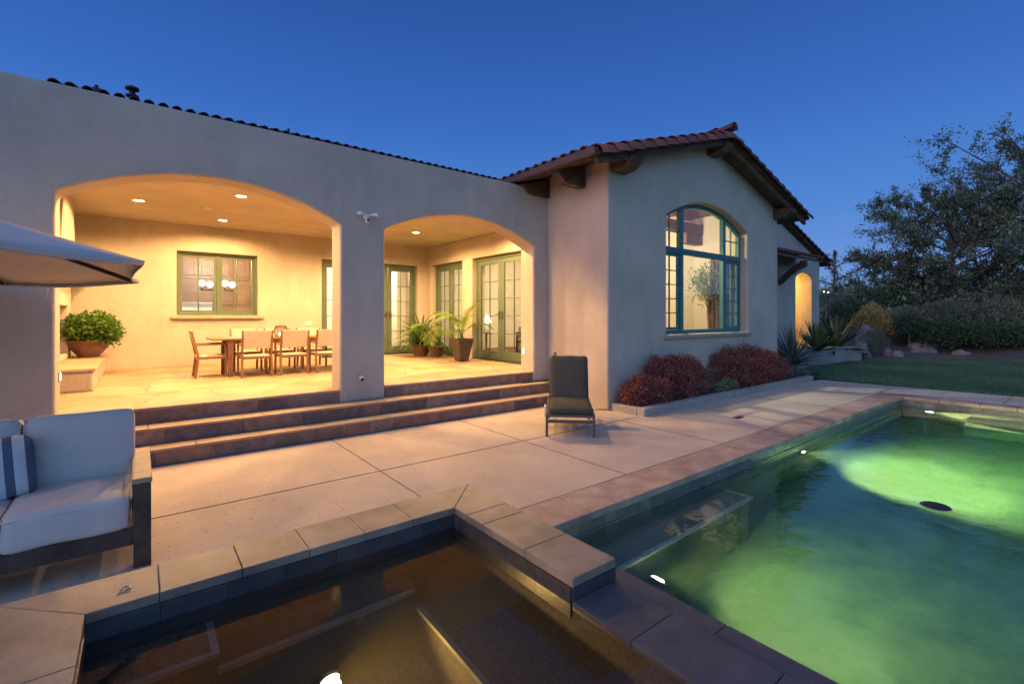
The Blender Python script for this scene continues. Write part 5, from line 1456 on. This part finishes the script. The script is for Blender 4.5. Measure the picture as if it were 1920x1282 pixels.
for xq in (16.35, 17.5):
    if xq > 17: continue
    a = MB(); a.prism([[(YQ - .003, 2.50), (YQ - .003, 2.68), (6.62, 2.86), (6.35, 3.10), (6.15, 3.20), (6.15, 3.25), (5.98, 3.25), (5.98, 3.06), (6.2, 2.98), (6.45, 2.80), (6.68, 2.58)]], lambda y, z: (xq, y, z), (.14, 0, 0)); rbb(a, 'bracket', M['wood_dark'], recalc=True)
point((18.4, 8.2, 2.6), 200, (1.0, .55, .12), .1)
a = MB(); t = empty('bare_shrub', (18.7, 7.6, -.05), 0, 'bare twiggy plant inside the glowing arched doorway', 'plant')
for k in range(14):
    d = Vector((rng.uniform(-.5, .3), rng.uniform(-.4, .4), 1)).normalized(); p = Vector((0, 0, .0)); q = p + d * rng.uniform(.9, 1.4); a.tube([p, (p + q) / 2 + rv() * .05, q], [.012, .008, .003], 5)
    for j in range(4): s_ = p.lerp(q, .4 + .15 * j); a.tube([s_, s_ + (d + rv() * .8) * .3], [.005, .002], 4)
a.build('twigs', M['bark'], t)

# ================================================================== GARDEN
# lawn: a sheet with real blades
lawn_poly = [(12.95, 4.45), (12.97, 1.06), (13.12, 0.0), (13.5, -4.5), (14.5, -12), (30, -14), (27, -6), (25.3, -2), (24.2, 1.0), (23.0, 3.0), (21.8, 4.65), (20.0, 5.55), (17.4, 5.62), (15.4, 5.45), (13.9, 5.1)]
a = MB(); a.add([(x, y, -.012) for x, y in lawn_poly], [tuple(range(len(lawn_poly)))], .5)
tag(a.build('lawn', M['lawn'], recalc=True), kind='structure')
def inside(x, y, P):
    c = False; n = len(P); j = n - 1
    for i in range(n):
        if (P[i][1] > y) != (P[j][1] > y) and x < (P[j][0] - P[i][0]) * (y - P[i][1]) / (P[j][1] - P[i][1]) + P[i][0]: c = not c
        j = i
    return c
a = MB(); cnt = 0
while cnt < 60000:
    x = 12.95 + 14 * rng.random() ** 1.3; y = rng.uniform(-5, 5.7)
    if not inside(x, y, lawn_poly): continue
    an = rng.uniform(0, 6.28); h = rng.uniform(.025, .05); w = .006 + .003 * (x - 12) / 10
    dx, dy = math.cos(an) * w, math.sin(an) * w; lx, ly = rng.uniform(-.02, .02), rng.uniform(-.02, .02)
    a.add([(x - dx, y - dy, -.012), (x + dx, y + dy, -.012), (x + lx, y + ly, h)], [(0, 1, 2)], min(.99, max(0, .5 + .25 * math.sin(x * 1.7) * math.sin(y * 1.3) + rng.gauss(0, .2)))); cnt += 1
tag(a.build('grass', M['grass']), 'short green lawn grass beyond the pool', 'grass', kind='stuff')

# retaining wall of the raised bed
t = empty('retaining_wall', (18.2, 5.9, 0), 0, 'low curved stucco retaining wall with a flat cap beside the lawn', 'wall')
wp = [(15.2, 5.85), (16.4, 5.98), (17.4, 5.92), (18.4, 5.72), (19.3, 5.45)]
w_ = MB(); c_ = MB()
for (x0, y0), (x1, y1) in zip(wp[:-1], wp[1:]):
    w_.bar((x0 - 18.2, y0 - 5.9, .19), (x1 - 18.2, y1 - 5.9, .19), .24, .48); c_.bar((x0 - 18.2, y0 - 5.9, .46), (x1 - 18.2, y1 - 5.9, .46), .32, .07)
w_.build('wall_body', M['kerb'], t); c_.build('wall_cap', M['kerb'], t, bevel=.01)
a = MB(); a.add([(13.2, 5.2, .0), (15.2, 5.9, .25), (16.4, 6.02, .35), (18.4, 5.8, .35), (19.4, 5.55, .25), (21.5, 5.6, .1), (24, 8, .5), (22, 11, .6), (19.9, 9, .3), (19.86, 6.79, .3), (13, 6.79, .2)], [tuple(range(11))], .5)
tag(a.build('raised_bed_soil', M['dirt'], recalc=True), kind='structure')

def boulder(loc, s, lab):
    a = MB(); n = 18; m_ = 28; ph = [rng.uniform(0, 6) for _ in range(5)]; vs = []; fs = []
    for i in range(n + 1):
        th = PI * i / n
        for k in range(m_):
            p_ = 2 * PI * k / m_; d = Vector((math.sin(th) * math.cos(p_), math.sin(th) * math.sin(p_), math.cos(th)))
            r_ = 1 + .16 * math.sin(3 * d.x + ph[0]) * math.sin(3 * d.y + ph[1]) + .10 * math.sin(5 * d.z + ph[2] + 3 * d.x) + .06 * math.sin(9 * d.y + ph[3] + 4 * d.x) + .035 * math.sin(17 * d.x + ph[4]) * math.sin(15 * d.z + 8 * d.y)
            vs.append((d.x * s[0] * r_, d.y * s[1] * r_, max(-.1, d.z * s[2] * r_)))
    for i in range(n):
        for k in range(m_): fs.append((i * m_ + k, i * m_ + (k + 1) % m_, (i + 1) * m_ + (k + 1) % m_, (i + 1) * m_ + k))
    a.add(vs, fs, .5, True); o = a.build('boulder', M['rock'], recalc=True); o.location = loc; o.rotation_euler = (0, 0, rng.uniform(0, 6))
    tag(o, lab, 'boulder', 'boulders along the lawn edge')

F_ = 890.6
fwv = Vector((math.cos(YAW), math.sin(YAW))); rtv = Vector((math.sin(YAW), -math.cos(YAW)))
def gp(az_px, depth):
    """ground point at a bearing (tangent of the angle off the view axis) and a depth in metres from the terrace corner"""
    s_ = (az_px - 960) / F_; v = (fwv + rtv * s_) * depth; return v.x, v.y
def zt_(v, depth): return 1.5 + (593 - v) / F_ * depth
for (u, dep, s, lab) in ((1682, 17.9, (.26, .22, .20), 'small pinkish boulder at the lawn edge'),
                         (1728, 18.4, (.48, .36, .34), 'large pale boulder right of the small pinkish one'),
                         (1612, 18.2, (.42, .34, .52), 'squared grey boulder at the end of the retaining wall'),
                         (1625, 19.5, (.5, .36, .85), 'tall pale topped boulder below the golden shrub'),
                         (1655, 18.6, (.5, .3, .32), 'flat dark boulder behind the grassy clump'),
                         (1672, 21.5, (.4, .3, 1.0), 'white topped boulder up the slope behind the young tree'),
                         (1802, 17.5, (.3, .25, .15), 'low boulder half under the dark hedge shrub')):
    x, y = gp(u, dep); boulder((x, y, gz(x, y) + .05), s, lab)

def shrub(u, dep, vtop, wpx, mt, n, l, w, name, lab, cat='shrub', group=None, blobs=4, zoff=0.0):
    x, y = gp(u, dep); zb = gz(x, y) + zoff; zt = zt_(vtop, dep); h = max(.4, zt - zb); rw = wpx / 2 * dep / F_
    B = [(0, 0, h * .52, rw * .8, rw * .6, h * .48, n // 2)]
    for k in range(blobs):
        an = k * 2 * PI / blobs + rng.uniform(-.4, .4)
        B.append((math.cos(an) * rw * .5, math.sin(an) * rw * .45, h * rng.uniform(.32, .52), rw * .5, rw * .45, h * rng.uniform(.30, .42), n // (2 * blobs)))
    return blob_shrub(name, mt, (x, y, zb), B, lab, cat, l, w, group, stems=7)
G1 = 'garden shrubs beyond the lawn'
shrub(1635, 20.5, 570, 78, M['lf_gold'], 3600, .10, .045, 'golden_shrub', 'golden orange flowering shrub beyond the retaining wall', group=G1)
shrub(1668, 20.8, 585, 50, M['lf_olive'], 1500, .12, .03, 'olive_shrub', 'wispy grey green shrub touching the right side of the golden one', group=G1)
shrub(1640, 18.4, 612, 48, M['lf_olive'], 1700, .11, .02, 'olive_shrub', 'upright olive shrub between the squared boulder and the lawn', group=G1)
shrub(1694, 19.6, 628, 40, M['lf_dark'], 1300, .09, .04, 'dark_shrub', 'small dark round shrub behind the pinkish boulder', group=G1)
shrub(1765, 18.3, 600, 110, M['lf_dark'], 4200, .11, .05, 'dark_shrub', 'wide green shrub above the large pale boulder', group=G1)
shrub(1845, 17.8, 606, 130, M['lf_dark'], 4600, .11, .05, 'dark_shrub', 'broad near black shrub at the right lawn edge', group=G1)
shrub(1915, 17.3, 612, 90, M['lf_dark'], 3000, .11, .05, 'dark_shrub', 'dark shrub cut by the right picture edge', group=G1)
shrub(1990, 17.2, 610, 110, M['lf_dark'], 2000, .11, .05, 'dark_shrub', 'dark shrub just outside the right picture edge', group=G1)
shrub(1590, 24, 560, 90, M['lf_dark'], 2600, .12, .05, 'dark_shrub', 'dark shrub directly right of the far building', group=G1)
for k, (u, dep, vt, wp, mt_, nm, lab) in enumerate((
        (1700, 21.5, 575, 110, 'lf_mid', 'green_shrub', 'mid green shrub filling the bank behind the young tree'),
        (1790, 20.5, 560, 130, 'lf_olive', 'olive_shrub', 'broad grey green shrub on the bank above the wide green shrub'),
        (1880, 20.0, 560, 130, 'lf_mid', 'green_shrub', 'mid green shrub on the bank above the broad near black shrub'),
        (1960, 19.5, 560, 120, 'lf_olive', 'olive_shrub', 'grey green shrub on the bank past the right picture edge'),
        (1665, 25.0, 540, 100, 'lf_dark', 'dark_shrub', 'dark shrub high on the bank behind the golden one'),
        (1740, 19.6, 600, 70, 'lf_olive', 'olive_shrub', 'small grey green shrub between the young tree and the wide green shrub'),
        (1870, 18.9, 590, 90, 'lf_olive', 'olive_shrub', 'small pale shrub peeping over the broad near black shrub'))):
    shrub(u, dep, vt, wp, M[mt_], 2600, .15, .06, nm, lab, group=G1)
# dry grass tufts
for (u, dep, vt, lab) in ((1722, 20.2, 612, 'dry tan grass tuft left of the wide green shrub'), (1745, 20.6, 614, 'dry tan grass tuft close beside the wide green shrub'), (1700, 20.8, 618, 'dry tan grass tuft behind the young tree')):
    x, y = gp(u, dep); t = empty('dry_grass_tuft', (x, y, gz(x, y)), 0, lab, 'grass tuft', 'dry grass tufts'); f = MB()
    for i in range(90):
        an = rng.uniform(0, 6.28); e = R(rng.uniform(50, 88)); strap(f, (0, 0, 0), (math.cos(an) * math.cos(e), math.sin(an) * math.cos(e), math.sin(e)), rng.uniform(.6, 1.1), .012, .7, 4)
    f.build('blades', M['straw'], t)
# young tree on a dark stem
x, y = gp(1706, 18.6); t = empty('young_tree', (x, y, gz(x, y)), 0, 'young tree with a thin dark stem and small round crown at the lawn edge', 'tree')
a = MB(); a.tube([(0, 0, 0), (-.03, .02, .45), (-.07, 0, .95)], [.035, .03, .02], 6); a.build('trunk', M['bark'], t)
a = MB(); leaf_blob(a, (-.1, 0, 1.15), (.75, .5, .38), 1700, .10, .045, shell=.2); a.build('crown', M['lf_dark'], t)

# trees: branching limbs, leaf sprays on the twigs
def tree(u, dep, vtop, wpx, label, n_limb=9, mt=None, spray=26, l=.16, w=.06, seed=1, name='tree', base_frac=.12, group='trees beyond the lawn', flat=.8, tw=5):
    global rng
    keep = rng; rng = random.Random(seed)
    mt = mt or M['lf_tree']
    x, y = gp(u, dep); zb = gz(x, y); H = zt_(vtop, dep) - zb; rw = wpx / 2 * dep / F_
    t = empty(name, (x, y, zb - .05), 0, label, 'tree', group)
    wd = MB(); lf = MB(); T0 = H * base_frac
    tr = [Vector((0, 0, 0))]
    for i in range(1, 7): tr.append(Vector((rng.uniform(-.05, .05) * H * .3, rng.uniform(-.05, .05) * H * .3, H * .92 * i / 6)))
    r0 = H * .020
    wd.tube(tr, [r0 * (1 - .9 * i / 6) + .02 for i in range(7)], 8)
    for k in range(n_limb):
        f = k / (n_limb - 1); z = T0 + (H * .86 - T0) * f
        an = k * 2.4 + rng.uniform(-.3, .3)
        prof = math.sin(PI * min(1, .22 + .80 * f)) ** .8 if f > .35 else .78 + .5 * f
        L_ = rw * prof * rng.uniform(.85, 1.1)
        el = R(4 + 50 * f + rng.uniform(-8, 8))
        d = Vector((math.cos(an) * math.cos(el), math.sin(an) * math.cos(el), math.sin(el)))
        k0 = min(5, int(z / (H * .92) * 6)); p0 = tr[k0].lerp(tr[k0 + 1], z / (H * .92) * 6 - k0)
        P_ = [p0]; cur = p0.copy(); dd = d.copy()
        for i in range(6):
            cur = cur + dd * L_ / 6; dd = (dd + rv() * .16 + Vector((0, 0, .02))).normalized(); P_.append(cur.copy())
        wd.tube(P_, [r0 * .42 * (1 - .88 * i / 6) + .01 for i in range(7)], 5)
        for m_ in range(spray * 2):
            c = cur + rv() * L_ * .12 * rng.random()
            leaf_quad(lf, c, d * .7 + rv(), Vector((rng.uniform(-.5, .5), rng.uniform(-.5, .5), 1)), l * rng.uniform(.6, 1.25), w * rng.uniform(.7, 1.2), min(.999, max(0, rng.gauss(.42, .24))))
        nt_ = tw + int(3 * L_ / rw * 2)
        for j in range(nt_):
            s0 = rng.uniform(.22, 1.0); q = min(5, int(s0 * 6)); b = P_[q].lerp(P_[q + 1], s0 * 6 - q)
            dd = (d * .7 + rv() * .9); dd.z = dd.z * flat + .1; dd.normalize()
            tl = L_ * rng.uniform(.18, .42) * (1.2 - .5 * s0)
            e = b + dd * tl
            wd.tube([b, (b + e) / 2 + rv() * tl * .08, e], [.02, .013, .006], 4)
            for m_ in range(spray):
                s1 = rng.random() ** .7; c = b.lerp(e, s1) + rv() * tl * .20 * rng.random() + Vector((0, 0, -abs(rng.gauss(0, tl * .05))))
                leaf_quad(lf, c, dd * .7 + rv(), Vector((rng.uniform(-.5, .5), rng.uniform(-.5, .5), 1)), l * rng.uniform(.6, 1.25), w * rng.uniform(.7, 1.2), min(.999, max(0, rng.gauss(.42, .24))))
    wd.build('trunk', M['bark'], t); lf.build('crown', mt, t)
    rng = keep
    return t
tree(2000, 23, 270, 640, 'tallest spreading tree at the right with open layered branches', 36, spray=78, l=.19, w=.085, seed=11, tw=13, base_frac=.12)
tree(1790, 25, 345, 330, 'lower spreading tree left of the tallest tree with a rounded crown', 28, spray=90, l=.18, w=.08, seed=5, tw=12, base_frac=.12)
tree(1640, 27, 472, 170, 'fine dark tree standing behind the golden shrub', 14, spray=30, l=.20, w=.07, seed=8, tw=8)
tree(1565, 28, 455, 120, 'wispy light tree rising just right of the far building', 14, spray=14, l=.16, w=.035, seed=21, tw=7, mt=M['lf_olive'])
tree(1830, 30, 420, 260, 'dense green tree filling the gap behind the tallest tree', 16, spray=34, l=.24, w=.10, seed=31, tw=8)
tree(1500, 30, 470, 110, 'thin wispy tree top showing above the far tiled roof', 10, spray=14, l=.16, w=.035, seed=33, tw=6, mt=M['lf_olive'])
tree(2040, 24, 260, 330, 'tree just outside the right picture edge', 16, spray=34, l=.24, w=.10, seed=41, tw=8)
# hillside scrub too tangled to count
a = MB()
for k in range(210):
    u = rng.uniform(1540, 2150); dep = rng.uniform(24, 46); x, y = gp(u, dep); z = gz(x, y); r_ = rng.uniform(.5, 1.3)
    leaf_blob(a, (x, y, z + r_ * .6), (r_ * 1.2, r_ * 1.2, r_ * rng.uniform(.8, 1.5)), 230, .26, .09, shell=.3)
tag(a.build('hillside_scrub', M['lf_tree']), 'tangled dark scrub covering the slope behind the garden', 'scrub', kind='stuff')
a = MB()
for k in range(70):
    u = rng.uniform(1540, 2150); dep = rng.uniform(24, 40); x, y = gp(u, dep); z = gz(x, y); r_ = rng.uniform(.4, .9)
    leaf_blob(a, (x, y, z + r_ * .6), (r_ * 1.2, r_ * 1.2, r_), 160, .20, .05, shell=.3)
tag(a.build('hillside_brush', M['lf_mid']), 'paler grey green brush mixed through the dark scrub', 'scrub', kind='stuff')
# far hills
a = MB(); n = 60; vs = []; fs = []
for i in range(n + 1):
    an = R(-60 + 150 * i / n); h = 5 + 3 * math.sin(i * .35) + 1.6 * math.sin(i * .9 + 1)
    vs += [(170 * math.cos(an), 170 * math.sin(an), -1), (230 * math.cos(an), 230 * math.sin(an), h), (300 * math.cos(an), 300 * math.sin(an), -1)]
for i in range(n): fs += [(3 * i, 3 * i + 3, 3 * i + 4, 3 * i + 1), (3 * i + 1, 3 * i + 4, 3 * i + 5, 3 * i + 2)]
a.add(vs, fs, .5, True); tag(a.build('far_hills', M['dirt'], recalc=True), kind='structure')
# two lit windows of a far house in the trees
for i, (u, v, lab) in enumerate(((1545, 547, 'left of two tiny white lamps glowing in the trees beyond the far building'), (1553, 548, 'right of two tiny white lamps glowing in the trees beyond the far building'))):
    x, y = gp(u, 23.2); t = empty('garden_lamp', (x, y, gz(x, y)), 0, lab, 'lamp', 'distant lamps in the trees')
    z = zt_(v, 23.2) - gz(x, y)
    a = MB(); a.tube([(0, 0, 0), (0, 0, z - .05)], .02, 6); a.build('post', M['metal_dark'], t)
    a = MB(); a.lathe([(.032 * math.sin(PI * k / 6), -.032 * math.cos(PI * k / 6)) for k in range(7)], (0, 0, z), 10); a.build('bulb', M['lamp_far'], t)
